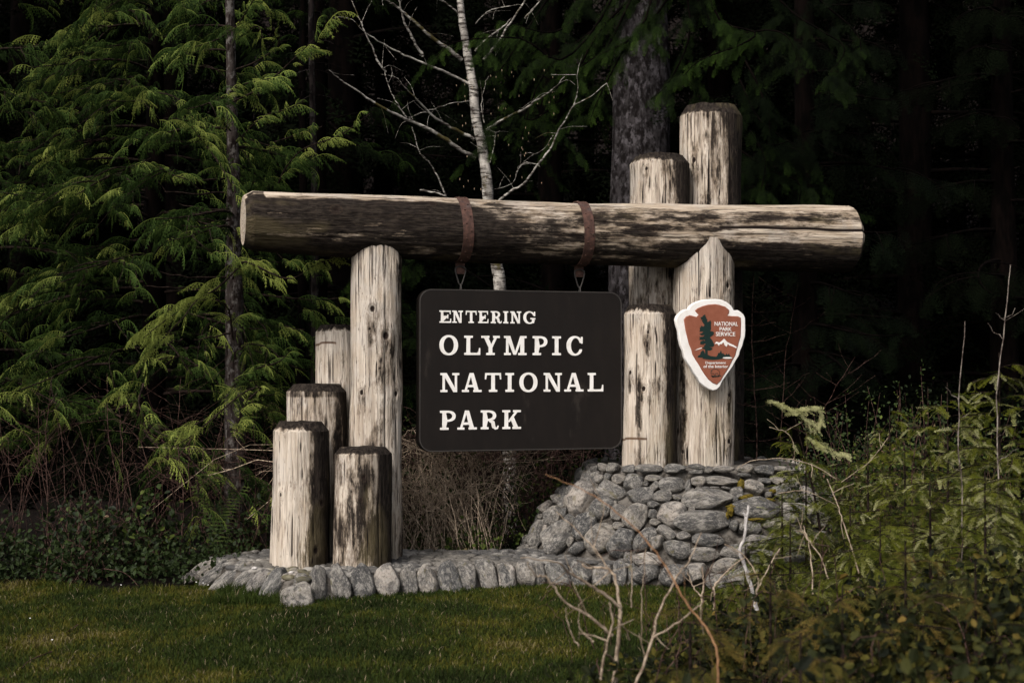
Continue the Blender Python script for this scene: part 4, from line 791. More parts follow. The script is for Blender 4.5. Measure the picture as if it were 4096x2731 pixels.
# --- slim cedar with traced branches -------------------------------------------------
def cedA(lb, fb):
    feats = [  # (points on the 2352 view, depth0, depth1, density, size, var)
     ([(535,640),(560,600),(660,640),(720,610),(765,590)],11.0,10.3,46,.155,.62),
     ([(560,600),(500,660),(430,700),(360,750),(330,775)],10.9,10.1,52,.17,.66),
     ([(535,780),(520,700),(455,690),(420,730),(350,800)],10.9,10.2,40,.15,.5),
     ([(540,1010),(560,930),(600,890),(560,900),(500,950),(440,1000),(390,1030)],10.9,10.0,44,.15,.55),
     ([(500,950),(440,980),(390,1035),(380,1060)],10.6,10.1,40,.15,.6),
     ([(330,880),(320,930),(360,990),(430,1010)],10.6,10.1,36,.14,.5),
     ([(520,900),(580,850),(640,830),(670,800)],11.0,10.6,40,.14,.32),
     ([(535,820),(570,790),(620,800),(650,830)],11.1,10.8,36,.14,.25),
     ([(535,440),(520,380),(470,330),(440,290)],11.1,10.7,34,.16,.38),
     ([(440,290),(500,370),(540,440),(560,480)],10.9,10.6,46,.14,.45),
     ([(520,240),(600,200),(680,130),(745,65)],11.1,10.6,34,.17,.38),
     ([(540,330),(600,270),(660,250),(700,230)],11.1,10.6,40,.17,.4),
     ([(530,300),(500,260),(545,200),(620,180)],11.1,10.7,40,.16,.4),
     ([(545,60),(500,90),(440,110)],11.1,10.6,40,.17,.38),
     ([(545,60),(570,20),(600,-30)],11.1,10.6,40,.17,.42),
     ([(545,90),(590,60),(605,90)],11.1,10.8,40,.17,.42),
     ([(640,420),(660,380),(700,340),(780,310),(850,260)],11.2,10.6,36,.15,.4),
     ([(620,330),(680,310),(740,290)],11.2,10.8,34,.14,.38),
     ([(540,160),(590,140),(640,100),(620,50)],11.2,10.8,34,.15,.38)]
    for pts, d0, d1, pm, sz, vr in feats:
        L = smooth_line(WL(X4(pts), d0, d1), 16); tube(lb, L, .009, .003, 4); wings(fb, L, pm * .6, sz * 1.0, vr + .02, .13, 0, .15)
    for (x0, y0, x1, y1) in [(400,405,520,410),(380,440,520,440),(410,470,525,480),(400,495,530,505),(390,515,530,520),(420,540,520,545),(370,625,520,635),(330,655,430,655),(480,760,535,700),(450,780,530,760),(340,790,420,780),(415,835,470,835),(560,560,600,570),(545,290,565,330)]:
        L = smooth_line([W(x0 / 2.297, y0 / 2.297, 10.9), W((x0 + x1) / 4.594, (y0 + y1) / 4.594 + 2, 10.95), W(x1 / 2.297, y1 / 2.297, 11.1)], 8) + rng.normal(0, .006, (8, 3)); tube(lb, L, .004, .008, 4)
tl = WL([(236, 575), (236, 500), (235, 400), (235, 340), (233, 250), (234, 200), (232, 110), (230, 0), (228, -120)], 11.2)
tl[0, 2] = -.05
conifer('cedar_tree', 'slender cedar with bare dead lower limbs and bright drooping sprays left of the log posts', 'tree', (tl[0][0], 11.2, 0), 5.2, .095, 2.4, 4.6, 1.1, 9, M['cedar'], CED, .2, 14, M['cbark'], var=.12, wing_=1, bbark=M['dtwig'], trunk_line=tl, extra=cedA, group='cedars at the left')
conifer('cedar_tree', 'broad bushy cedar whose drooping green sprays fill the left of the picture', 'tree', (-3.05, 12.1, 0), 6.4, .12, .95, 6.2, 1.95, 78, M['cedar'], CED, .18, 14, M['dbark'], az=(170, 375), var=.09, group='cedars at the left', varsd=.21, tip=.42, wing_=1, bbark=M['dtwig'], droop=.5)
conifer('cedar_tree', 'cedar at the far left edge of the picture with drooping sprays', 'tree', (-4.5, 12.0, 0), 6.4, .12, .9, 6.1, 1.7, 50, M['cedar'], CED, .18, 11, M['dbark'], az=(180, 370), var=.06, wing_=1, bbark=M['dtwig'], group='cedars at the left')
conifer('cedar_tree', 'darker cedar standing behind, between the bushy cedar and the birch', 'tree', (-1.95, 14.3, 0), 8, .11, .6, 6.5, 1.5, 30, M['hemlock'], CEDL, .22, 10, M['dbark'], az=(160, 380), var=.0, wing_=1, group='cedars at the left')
# --- birch -------------------------------------------------------------------------
bi = empty('birch_tree', tuple(W(508, 550, 13.2) * [1, 1, 0]), 'bare white birch with spreading branches behind the crossbeam', 'tree')
def child(mb, name, mat, e, smooth=True, kind=None):
    o = mb.build(name, mat, e, smooth=smooth, loc=tuple(e.location)); o.location = (0, 0, 0)
    if kind: o['kind'] = kind
    return o
mb = MB(); TL = WL([(512, 560), (506, 400), (500, 290), (495, 262), (488, 196), (482, 150), (477, 125), (473, 90), (467, 55), (463, 26), (461, 0), (459, -60)], 13.2); TL[0, 2] = -.05; L = smooth_line(TL, 60); L[:, 0] += .018 * vnoise(L * np.array([0, 0, 2.3]), 3, 2); tube(mb, L, np.linspace(.064, .028, 60), sides=14, wob=.05); child(mb, 'trunk', M['birch'], bi)
def c2(x, y): return 325 + x / 6.72, y / 6.72      # crop two
BR = [([(1010,1060),(900,1000),(760,900),(620,830),(520,790),(380,720),(240,625),(110,540),(30,470)],13.2,12.4,.035,.008),
 ([(1000,930),(860,860),(740,790),(640,690),(560,610),(490,540)],13.2,12.7,.026,.008),
 ([(960,560),(800,480),(680,430),(540,370),(400,300),(290,230),(180,130)],13.2,12.6,.022,.006),
 ([(410,480),(370,430),(320,320),(270,220),(210,80),(160,-40)],12.7,12.5,.017,.006),
 ([(920,400),(820,320),(740,270),(640,180),(540,90),(450,20),(360,-20)],13.2,12.8,.034,.018),
 ([(660,380),(600,280),(540,160),(510,60),(490,-30)],13.3,13.1,.022,.014),
 ([(1070,400),(1160,290),(1240,160),(1340,10),(1370,-40)],13.0,12.8,.022,.014),
 ([(1010,340),(1110,240),(1200,180),(1250,120)],13.1,12.9,.014,.01),
 ([(1340,120),(1400,60),(1470,-30)],12.9,12.8,.014,.01),
 ([(1090,870),(1200,800),(1340,730),(1440,660),(1530,600),(1610,510)],13.2,12.6,.022,.007),
 ([(1170,1345),(1260,1275),(1330,1240),(1420,1120),(1510,1000),(1570,880),(1620,800),(1670,710),(1780,650),(1890,560)],13.0,12.5,.020,.007),
 ([(1670,710),(1700,600),(1690,500)],12.8,12.7,.009,.004),
 ([(815,1320),(780,1240),(740,1150),(700,1090),(640,1030),(610,940),(585,850)],13.0,12.8,.013,.008),
 ([(550,790),(490,700),(440,610),(400,480)],12.8,12.7,.010,.008),
 ([(1090,870),(1140,890),(1140,960),(1110,1090)],13.1,13.1,.014,.009),
 ([(1070,820),(1050,700),(1080,560),(1100,510)],13.2,13.1,.010,.005),
 ([(1010,160),(1090,80),(1180,50),(1330,30)],13.1,12.9,.009,.004),
 ([(900,90),(840,40),(760,-20)],13.2,13.1,.014,.01),
 ([(1440,1110),(1360,1090),(1300,1130),(1260,1230),(1140,1270)],13.,12.9,.007,.004),
 ([(1530,910),(1470,1000),(1370,1060),(1300,1120)],12.9,12.8,.006,.003),
 ([(985,680),(860,690),(700,740),(560,790)],13.1,12.9,.007,.004),
 ([(640,1275),(720,1290),(810,1310)],13.0,12.9,.018,.012),
 ([(2380/2.0,1370),(1150,1480)],13.2,13.2,.01,.008)]
for pts, d0, d1, r0, r1 in BR[:-1]:
    mb = MB(); L = smooth_line(WL([c2(*p) for p in pts], d0, d1), 4 * len(pts)); L = L + rng.normal(0, .003, L.shape); tube(mb, L, r0 * .6, r1 * .42, 7, .08)
    for _ in range(1 + int(len(pts) * .5)):       # twigs
        i = rng.integers(2, len(L)); d = nrm(rng.normal(size=3) + [0, 0, .1]); B = smooth_line([L[i], L[i] + d * .10 + [0, 0, .02], L[i] + d * .22 + rng.normal(0, .03, 3)], 6); tube(mb, B, .0022, .001, 3)
    child(mb, 'branch', M['birch'], bi)
mb = MB()      # buds / catkins
for _ in range(60):
    px, py = rng.uniform(455, 560), rng.uniform(70, 190); p = W(px, py, 12.9 + rng.normal(0, .2)); mb.add(LV * np.array([.0025, .0025, .011]) + p, t=LF)
child(mb, 'catkins', M['twig'], bi, kind='stuff')
def thin_trunk(name, label, px, pyb, d, lean, r, mat, H=7, cat='tree', group=None):
    b = W(px, pyb, d); b[2] = 0; e = empty(name, tuple(b), label, cat, group); mb = MB(); L = smooth_line([b + [0, 0, -.05], b + [lean * .4, 0, H * .4], b + [lean * .7 - .04, 0, H * .7], b + [lean, 0, H]], 26); tube(mb, L, r, r * .5, 8, .05); child(mb, 'trunk', mat, e)
    mb = MB()
    for _ in range(26):
        z = rng.uniform(.1, .9); p = L[int(z * 25)]; a = rng.uniform(0, 2 * PI); B = arc_branch(p, (math.cos(a), math.sin(a)), rng.uniform(.3, .9), .1, .3, 7); tube(mb, B, r * .16, .002, 3)
    child(mb, 'dead_twigs', mat, e, kind='stuff')
thin_trunk('thin_tree', 'thin bare trunk behind the narrow grey log post', 314, 560, 13.0, .0, .04, M['tbark'])
thin_trunk('thin_tree', 'dim thin bare trunk in shade between the slender cedar and the log posts', 298, 560, 14.0, .1, .05, M['dbark'])
# --- big spruce trunk and hanging hemlock boughs -------------------------------------
def big(lb, fb):
    F = [([(640,-60),(600,20),(560,60),(520,38),(455,42),(437,58)],13.2,12.6,40,.22,.40),
         ([(640,-20),(600,60),(560,100),(530,120),(505,100)],13.5,12.8,40,.23,.3),([(650,-20),(600,30),(570,80),(545,60),(480,30)],13.6,12.8,40,.23,.35),
         ([(700,-60),(660,10),(630,40),(600,95),(590,120)],13.6,12.9,46,.24,.42),([(640,0),(580,40),(540,80),(520,140),(510,120)],13.6,13.0,40,.22,.3),
         ([(660,-40),(640,30),(590,60),(555,90),(550,105)],13.3,12.9,46,.22,.42),([(700,-30),(720,20),(755,32),(740,45),(700,60),(680,80)],13.4,12.8,46,.24,.42),
         ([(680,-30),(720,30),(770,30),(790,40),(800,70)],13.8,13.2,40,.23,.18),([(720,-60),(790,10),(820,30),(845,50),(820,85)],14,13.4,40,.24,.15),
         ([(680,-40),(690,30),(670,80),(650,100)],13.8,13.2,40,.23,.25),([(760,-60),(820,0),(860,40),(850,90)],14.4,13.8,36,.24,.1),([(600,-30),(560,30),(500,20)],13.8,13.2,40,.22,.3),
         ([(590,-60),(540,10),(500,70),(480,80)],13.8,13.2,34,.22,.25),([(740,80),(760,120),(800,150),(830,190)],15,14.2,36,.24,.1),([(740,150),(770,170),(800,185),(790,230)],14.5,13.9,36,.24,.25),
         ([(745,60),(760,90),(770,130),(760,190)],14.8,14.2,36,.24,.12),([(750,130),(765,160),(760,195)],14.2,14.0,36,.22,.3),([(740,160),(790,165),(820,200),(870,215)],15,14.4,36,.24,.15)]
    for pts, d0, d1, pm, sz, vr in F:
        L = smooth_line(WL(pts, d0, d1), 16); tube(lb, L, .014, .003, 4)
        clothe(fb, L, pm * 1.5, sz * .62, HEM, spread=.6, droop=.9, var=vr - .05, varsd=.12, f0=0, tipvar=.25)
        for k in range(6):
            i = rng.integers(3, 15); d = nrm(L[min(i + 1, 15)] - L[i] + rng.normal(0, .5, 3)); B = arc_branch(L[i], (d[0], d[1]), rng.uniform(.3, .6), -.1, .7, 7); clothe(fb, B, pm * 1.4, sz * .55, HEM, spread=.5, droop=.9, var=vr - .1, f0=0)
conifer('spruce_tree', 'huge grey-barked spruce trunk behind the right posts with hanging dark boughs', 'tree', (W(641, 400, 15.6)[0], 15.6, 0), 12, .40, 6, 9, 1.8, 10, M['hemlock'], HEM, .3, 14, M['gbark'], extra=big, var=.0, nside=40, bbark=M['dbark'])
conifer('young_spruce', 'small spruce with green tips just above the left half of the crossbeam', 'tree', (W(395, 300, 13.4)[0], 13.4, 0), 3.2, .04, 1.2, 3.1, .65, 20, M['hemlock'], HEM, .2, 26, M['dbark'], var=.3, Lf=lambda f: .7 * (1 - f) + .1, droop=.15, az=(150, 390))
# --- shaded forest behind: copies of three trees -------------------------------------
protos = []
for k in range(3):
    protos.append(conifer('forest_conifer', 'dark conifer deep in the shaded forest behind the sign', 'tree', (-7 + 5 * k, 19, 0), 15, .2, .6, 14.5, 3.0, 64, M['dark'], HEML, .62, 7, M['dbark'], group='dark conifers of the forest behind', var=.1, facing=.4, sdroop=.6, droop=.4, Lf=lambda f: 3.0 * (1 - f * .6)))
def copy_tree(src, loc, rz, s=1):
    r = src.copy(); col.objects.link(r); r.location = loc; r.rotation_euler = (0, 0, rz); r.scale = (s, s, s)
    for ch in [c for c in bpy.data.objects if c.parent == src]:
        c = ch.copy(); col.objects.link(c); c.parent = r
    return r
k = 0
for (y, n, x0, x1) in [(17.4, 9, -9.5, 10), (19.5, 10, -12, 12.5), (22, 11, -15, 15), (25.5, 11, -17, 17), (30, 10, -20, 20)]:
    for i in range(n):
        x = x0 + (x1 - x0) * (i + .5 + rng.uniform(-.25, .25)) / n; yy = y + rng.uniform(-.6, .6)
        z = max(0, (yy - 24) * .5) - .1
        if k < 3: o = protos[k]; o.location = (x, yy, z); o.rotation_euler = (0, 0, rng.uniform(0, 6))
        else: copy_tree(protos[k % 3], (x, yy, z), rng.uniform(0, 6.28), rng.uniform(.85, 1.15))
        k += 1
conifer('hemlock_tree', 'dim hemlock with drooping boughs behind the right end of the crossbeam', 'tree', (3.1, 15.0, 0), 10, .16, .6, 8, 1.9, 36, M['hemlock'], HEM, .3, 11, M['dbark'], var=-.05, az=(170, 370), sdroop=.9, varsd=.08, tip=.1)
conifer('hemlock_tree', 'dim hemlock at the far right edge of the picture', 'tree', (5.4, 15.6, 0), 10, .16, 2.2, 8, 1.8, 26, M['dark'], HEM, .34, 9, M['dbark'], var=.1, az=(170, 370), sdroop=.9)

# ------------------------------------------------------------------ brush
def arcs(mb, n, xr, yr, h, r=(.0015, .004), spread=.9, zr=(0, .1), sides=3, bend=1.0):
    y0_ = yr[0] - .08
    for _ in range(n):
        p = np.array([rng.uniform(*xr), rng.uniform(*yr), rng.uniform(*zr)]); a = rng.uniform(0, 2 * PI); L = rng.uniform(.4, 1) * h; d = np.array([math.cos(a), math.sin(a) * .6, 0]) * spread * rng.uniform(.1, 1.1) * L
        q = smooth_line([p, p + d * .35 + [0, 0, L * .7], p + d * .8 + [0, 0, L * rng.uniform(.75, 1.05)], p + d * 1.25 * bend + [0, 0, L * rng.uniform(.3, 1.0)]], 9) + rng.normal(0, .008, (9, 3)); q[:, 1] = np.maximum(q[:, 1], y0_ + .05 * rng.random()); r0 = rng.uniform(*r)
        if (np.hypot(q[:, 0] - PC[0], q[:, 1] - PC[1]) < np.interp(q[:, 2], PZ, PR) + .12 + (q[:, 2] > .85) * -9).any(): continue
        tube(mb, q, r0, r0 * .5, sides)
        for _k in range(rng.integers(1, 4)):
            i = rng.integers(2, 8); d2 = nrm(rng.normal(size=3) + [0, 0, .3]); tube(mb, [q[i], q[i] + d2 * .1, q[i] + d2 * .2 + rng.normal(0, .03, 3)], r0 * .6, r0 * .3, 3)
def leaves(mb, P, size, var, upbias=.5, elong=1.6):
    n = len(P); D = nrm(rng.normal(size=(n, 3)) + [0, -.3, .2]); N = nrm(rng.normal(size=(n, 3)) * .8 + [0, -.4, upbias]); Y = nrm(np.cross(N, D)); Z = np.cross(D, Y); s_ = size * rng.uniform(.6, 1.25, n)
    T = np.array([(0, 0, 0), (.35, .3, .06), (.75, .24, .04), (1, 0, -.08), (.75, -.24, .04), (.35, -.3, .06), (.5, 0, -.02)]); T[:, 0] *= elong / 1.6 * 1.0
    v = P[:, None] + s_[:, None, None] * (T[None, :, 0:1] * D[:, None] + T[None, :, 1:2] * Y[:, None] + T[None, :, 2:3] * Z[:, None]); b = np.arange(n)[:, None, None] * 7
    t = np.array([(0, 6, 1), (1, 6, 2), (2, 6, 3), (3, 6, 4), (4, 6, 5), (5, 6, 0)])[None] + b; mb.add(v.reshape(-1, 3), t=t.reshape(-1, 3), var=np.repeat(np.clip(var, 0, 1), 7))
def shrub(name, label, c, rad, n_st, n_lf, size, mat, stem_mat, var=.4, varsd=.2, group=None, cat='shrub', h=None, elong=1.6):
    e = empty(name, (c[0], c[1], 0), label, cat, group); h = h or rad[2] * 2; st, lf = MB(), MB(); per = max(1, n_lf // n_st)
    for _ in range(n_st):
        b = np.array([c[0], c[1], 0]) + rng.normal(0, .25, 3) * [rad[0], rad[1], 0]; u = nrm(rng.normal(size=3)) * rng.uniform(.45, 1) ** .5; t = np.array(c) + u * rad; t[2] = max(t[2], .08)
        q = smooth_line([b, b + (t - b) * [.4, .4, .6] + rng.normal(0, .04, 3), t], 8); tube(st, q, rng.uniform(.003, .006), .0015, 3)
        i = rng.uniform(3, 7.2, per); P = np.stack([np.interp(i, np.arange(8), q[:, k]) for k in range(3)], 1) + rng.normal(0, size * 1.1, (per, 3)); P[:, 2] = np.maximum(P[:, 2], .03)
        leaves(lf, P, size, var + varsd * rng.normal(size=per), elong=elong)
    child(st, 'stems', stem_mat, e); child(lf, 'leaves', mat, e, smooth=False); return e
# brambles behind the board and platform
mb = MB(); arcs(mb, 520, (-1.0, .9), (10.8, 11.7), 1.1, (.0016, .0042), 1.5); arcs(mb, 170, (-1.0, .7), (10.8, 11.2), .95, (.003, .0058), 1.7)
mb2 = MB(); arcs(mb2, 700, (-1.0, 1.0), (11.2, 12.6), 1.1, (.0016, .004), 1.3); tag(mb2.build('thicket', M['redtwig']), 'dark reddish twigs behind the dry brambles under the sign board', 'thicket', kind='stuff')
tag(mb.build('brambles', M['bramble']), 'tangle of dry beige bramble stems between the posts below the sign board', 'brambles', kind='stuff')
mb = MB(); P = np.c_[rng.uniform(-.9, 1.2, 4200), rng.uniform(10.85, 12, 4200), np.abs(rng.normal(0, .40, 4200)) + .02]; leaves(mb, P, .035, .3 + .5 * rng.random(4200)); tag(mb.build('bramble_leaves', M['leaf'], smooth=False), 'small green and brown leaves among the dry brambles', 'ground cover', kind='stuff')
for i, (x, y, lb_) in enumerate([(-.28, 10.85, 'low leafy shrub just behind the platform right of the left posts'), (.35, 10.9, 'low yellow-green shrub behind the platform beside the boulder mound')]):
    shrub('leafy_shrub', lb_, (x, y, .17), np.array([.24, .14, .13]), 20, 260, .045, M['leaf'], M['redtwig'], .62, .15)
# left thicket
mb = MB(); arcs(mb, 190, (-4.6, -1.2), (10.5, 11.6), 1.25, (.0012, .0032), 1.3); tag(mb.build('thicket', M['redtwig']), 'thicket of bare reddish twigs under the cedars at the left', 'thicket', kind='stuff')
lx = [(43, 'leftmost bare grey sapling in the thicket'), (48, 'bare sapling just right of the leftmost one'), (120, 'pale bare sapling in the middle of the left thicket'), (134, 'reddish leaning sapling in the middle of the left thicket'), (180, 'thin bare sapling left of the slender cedar trunk'), (188, 'bare sapling nearest the slender cedar trunk')]
def sapling(px, d, h, lean, label, mat, r=.006, n=18, tw=.35, pyb=560, group='bare saplings', name='bare_sapling', updir=.6):
    b = W(px, pyb, d); b[2] = 0; e = empty(name, tuple(b), label, 'sapling', group); mb = MB(); L = smooth_line([b, b + [lean * .3 + .02, 0, h * .35], b + [lean * .65 - .02, 0, h * .7], b + [lean, 0, h]], 20) + rng.normal(0, .004, (20, 3)); tube(mb, L, r, r * .35, 5)
    child(mb, 'stem', mat, e); mb = MB()
    for _ in range(n):
        i = rng.integers(4, 19); a = rng.uniform(0, 2 * PI); l = rng.uniform(.3, 1) * tw; B = smooth_line([L[i], L[i] + np.array([math.cos(a) * .5, math.sin(a) * .5, updir * .4]) * l, L[i] + np.array([math.cos(a), math.sin(a), updir]) * l], 6) + rng.normal(0, .005, (6, 3)); tube(mb, B, r * .35, .001, 3)
    child(mb, 'twigs', mat, e, kind='stuff')
for px, lb_ in lx: sapling(px, 10.6 + rng.uniform(-.1, .3), rng.uniform(1.1, 1.5), rng.uniform(-.12, .06), lb_, M['redtwig'], .0055, 16, .45)
for i, (x, y, rx, rz, lab) in enumerate([(-3.9, 10.25, .5, .32, 'dark leafy shrub at the left edge of the lawn'), (-3.1, 10.2, .5, .34, 'dark salal shrub in the middle of the lawn edge at left'), (-2.75, 10.5, .42, .34, 'leafy salal shrub close to the left end of the platform'), (-2.1, 11.1, .4, .36, 'salal shrub just behind the left end of the platform'), (-1.45, 11.0, .35, .3, 'low dark shrub behind the front left posts')]):
    shrub('salal_shrub', lab, (x, y, rz * .9), np.array([rx, .28, rz]), 50, 600, .05, M['leaf'], M['redtwig'], .12 if i not in (2, 3) else .30, .26, 'salal shrubs along the back of the lawn')
mb = MB(); P = np.c_[rng.uniform(-5, -1.9, 6000), rng.uniform(9.85, 11, 6000), np.abs(rng.normal(0, .16, 6000)) + .01]; leaves(mb, P, .04, .1 + .3 * rng.random(6000)); tag(mb.build('leaf_litter', M['leaf'], smooth=False), 'dark low leaves along the back edge of the lawn', 'ground cover', kind='stuff')
# fern left of posts
fe = empty('sword_fern', (-2.2, 10.7, .0), 'upright fern frond left of the front log posts', 'fern'); mb = MB()
for k in range(5):
    a = rng.uniform(0, 2 * PI); L = smooth_line([(-2.2, 10.7, 0), (-2.2 + .05 * math.cos(a), 10.7, .35), (-2.2 + .22 * math.cos(a), 10.7 + .1 * math.sin(a), .62)], 24)
    for i in range(4, 24):
        for sg in (-1, 1):
            l = .07 * (1 - (i / 25) ** 2) + .01; b = L[i]; mb.add([b - [0, 0, .006], b + [0, 0, .006], b + [sg * l, 0, -.01]], t=[(0, 1, 2)], var=.5 + .2 * rng.random())
child(mb, 'fronds', M['leaf'], fe, smooth=False)
# bare saplings right of the plaque post and at the right
sapling(755, 11.3, 2.4, .0, 'tallest bare sapling rising just right of the plaque post', M['redtwig'], .0075, 44, .35, 520, updir=.2)
sapling(768, 11.6, 2.2, .25, 'bare sapling leaning right beside the plaque post', M['redtwig'], .005, 22, .45, 520)
sapling(760, 11.2, 1.6, .75, 'low bare sapling leaning far right behind the boulder mound', M['redtwig'], .004, 26, .45, 520)
sapling(956, 7.4, 1.75, .06, 'pale speckled bare sapling among the evergreen saplings', M['ptwig2'], .005, 8, .12, 640)
sapling(985, 7.4, 2.05, .15, 'tall pale bare sapling at the right edge', M['ptwig2'], .0055, 10, .14, 640)
sapling(905, 8.4, 1.25, .1, 'short bare sapling behind the evergreen saplings', M['redtwig'], .005, 14, .3, 600)
# evergreen saplings on the right
def evergreen(px, topy, d, w_, label, var, group='evergreen saplings at the right', az=(150, 400), n=26, tip=.3, mat='sapling', lean=0, size=.105):
    b = W(px, 500, d); zt = W(px, topy, d)[2]; b[2] = 0
    conifer('hemlock_sapling', label, 'sapling', tuple(b), zt, .012, .12, zt * .97, w_, n, M[mat], SAP, size, 44, M['dtwig'], group, facing=.1, varsd=.24, var=var + .06, Lf=lambda f: w_ * (1 - f) ** .7 + .05, lift=.35, droop=.35, curl=.0, az=az, tip=tip, sdroop=.15, spread=.8, nside=6, trunk_line=[b, b + np.array([lean * .3, 0, zt * .5]), b + np.array([lean, 0, zt])])
evergreen(826, 418, 9.3, .42, 'evergreen sapling with cream bleached top branch beside the boulder mound', .30, n=24, lean=-.2)
evergreen(868, 432, 9.0, .42, 'bushy green sapling right of the cream-topped one', .28)
evergreen(905, 440, 8.6, .45, 'dense sapling in the middle of the right-hand thicket', .32)
evergreen(948, 382, 8.2, .50, 'tall bright green sapling near the right edge', .42, n=34)
evergreen(1000, 352, 7.8, .50, 'tallest yellow-green sapling at the right edge', .42, n=38)
evergreen(1030, 398, 7.2, .45, 'sapling cut off by the right edge of the picture', .40, n=30)
evergreen(850, 505, 8.0, .45, 'low sapling in front of the boulder mound', .22)
evergreen(930, 480, 7.4, .5, 'low spreading sapling in front of the tall bare saplings', .30)
evergreen(985, 470, 6.8, .5, 'near low sapling at the lower right', .30)
evergreen(848, 470, 9.6, .45, 'green sapling filling the gap behind the cream-topped one', .30)
evergreen(890, 405, 9.4, .34, 'slim sapling rising from the middle of the right thicket', .30)
evergreen(925, 420, 9.0, .42, 'mid green sapling behind the tall bare saplings', .36, n=30)
evergreen(975, 430, 8.8, .45, 'sapling half hidden behind the tallest yellow-green one', .36, n=30)
evergreen(880, 520, 6.9, .45, 'low near sapling below the slim one', .28)
evergreen(806, 462, 9.5, .36, 'small feathery sapling leaning over the right flank of the boulder mound', .30, n=20)
evergreen(782, 492, 9.1, .34, 'short sapling in front of the right flank of the boulder mound', .26, n=18)
evergreen(790, 520, 8.3, .35, 'small dark sapling before the boulders', .18, n=18)
evergreen(745, 545, 8.2, .3, 'tiny sapling left of the bleached stick', .20, n=14)
mb = MB(); e_ = [o for o in bpy.data.objects if o.name == 'hemlock_sapling'][0]       # cream top
for pts in ([(1760,920),(1800,930),(1850,960),(1880,985)], [(1800,950),(1870,935),(1885,960),(1870,990)], [(1850,1000),(1900,1030),(1950,1045)]):
    L = smooth_line(WL(X4(pts), 9.1, 9.1), 12); clothe(mb, L, 150, .09, SAP, spread=.8, droop=.1, var=.85, varsd=.05, f0=0)
child(mb, 'bleached_tip', M['sapling'], e_, smooth=False)
for i, (px, py, d, lab) in enumerate([(826, 400, 10.6, 'dark small-leaved shrub behind the cream-topped sapling'), (862, 385, 10.4, 'dark huckleberry shrub with upright sprays, centre of the right thicket'), (905, 365, 10.2, 'tall dark huckleberry shrub with reddish tips'), (940, 400, 10.0, 'dark small-leaved shrub behind the tall bare saplings'), (790, 470, 10.4, 'reddish leafless-looking shrub at the right flank of the boulders'), (985, 400, 9.8, 'dark shrub behind the tallest yellow-green sapling'), (880, 440, 9.9, 'pink-tipped small-leaved shrub low in the right thicket')]):
    p = W(px, py, d); shrub('huckleberry_shrub', lab, (p[0], p[1], p[2] * .55), np.array([.42, .3, p[2] * .5]), 55, 2200, .028, M['leaf'], M['redtwig'], .34 if i != 6 else .6, .22, 'small-leaved shrubs at the right')
    e_ = bpy.context.scene.collection.objects[-1]
# foreground shrubs, out of focus
fg = [(700, 640, 6.4), (640, 668, 5.4), (760, 610, 6.6), (820, 590, 6.4), (880, 570, 6.2), (950, 560, 6.0), (1020, 550, 5.8), (600, 690, 4.6), (700, 690, 4.3), (800, 650, 4.6), (900, 620, 4.6), (1000, 610, 4.4), (760, 700, 3.7), (860, 690, 3.5), (960, 670, 3.4), (1040, 660, 3.4), (560, 720, 4.2)]
fl = ['leafy shrub before the lower right of the platform', 'yellowish shrub at the lawn edge under the bare beige branches', 'leafy shrub under the bleached stick', 'shrub before the boulder mound right flank', 'shrub below the dense sapling', 'shrub below the tall bare saplings', 'shrub at the right edge, middle height', 'small shrub nearest the lawn at the bottom', 'blurred shrub at the bottom right of the lawn', 'blurred leafy shrub in the lower middle of the thicket', 'blurred brownish shrub lower right', 'blurred shrub at the lower right edge', 'nearest blurred shrub left of centre bottom', 'nearest blurred shrub at the bottom', 'nearest blurred dark shrub at the bottom right', 'nearest blurred shrub in the bottom right corner', 'low sprig poking in at the bottom centre']
for (px, py, d), lab in zip(fg, fl):
    p = W(px, py, d); zt = max(.22, p[2]); shrub('foreground_shrub', lab, (p[0], p[1], zt * .55), np.array([.42, .36, zt * .5]), 30, 1500, .042, M['fgleaf'], M['dtwig'], .36, .27, 'out-of-focus shrubs in the lower right')
for (px, ty, d, w_, vr, lab) in [(770, 560, 5.6, .32, .42, 'blurred young hemlock before the foot of the bleached stick'), (842, 585, 5.0, .34, .5, 'blurred yellowish young hemlock in the lower right thicket'), (905, 540, 5.7, .36, .4, 'blurred young hemlock under the tall bare saplings'), (690, 598, 5.4, .28, .36, 'blurred young hemlock beside the bare forked shrub'), (975, 560, 4.8, .36, .3, 'blurred dark young hemlock at the lower right'), (800, 632, 4.0, .3, .45, 'blurred young hemlock near the bottom, right of centre')]:
    evergreen(px, ty, d, w_, lab, vr, 'young hemlocks in the foreground', n=12, mat='fgleaf', size=.11)
mb = MB(); arcs(mb, 140, (.25, 3.0), (3.6, 7.5), .6, (.0015, .004), .7, bend=1.1); tag(mb.build('foreground_twigs', M['redtwig']), 'bare brown twigs tangled through the lower right shrubs', 'twigs', kind='stuff')
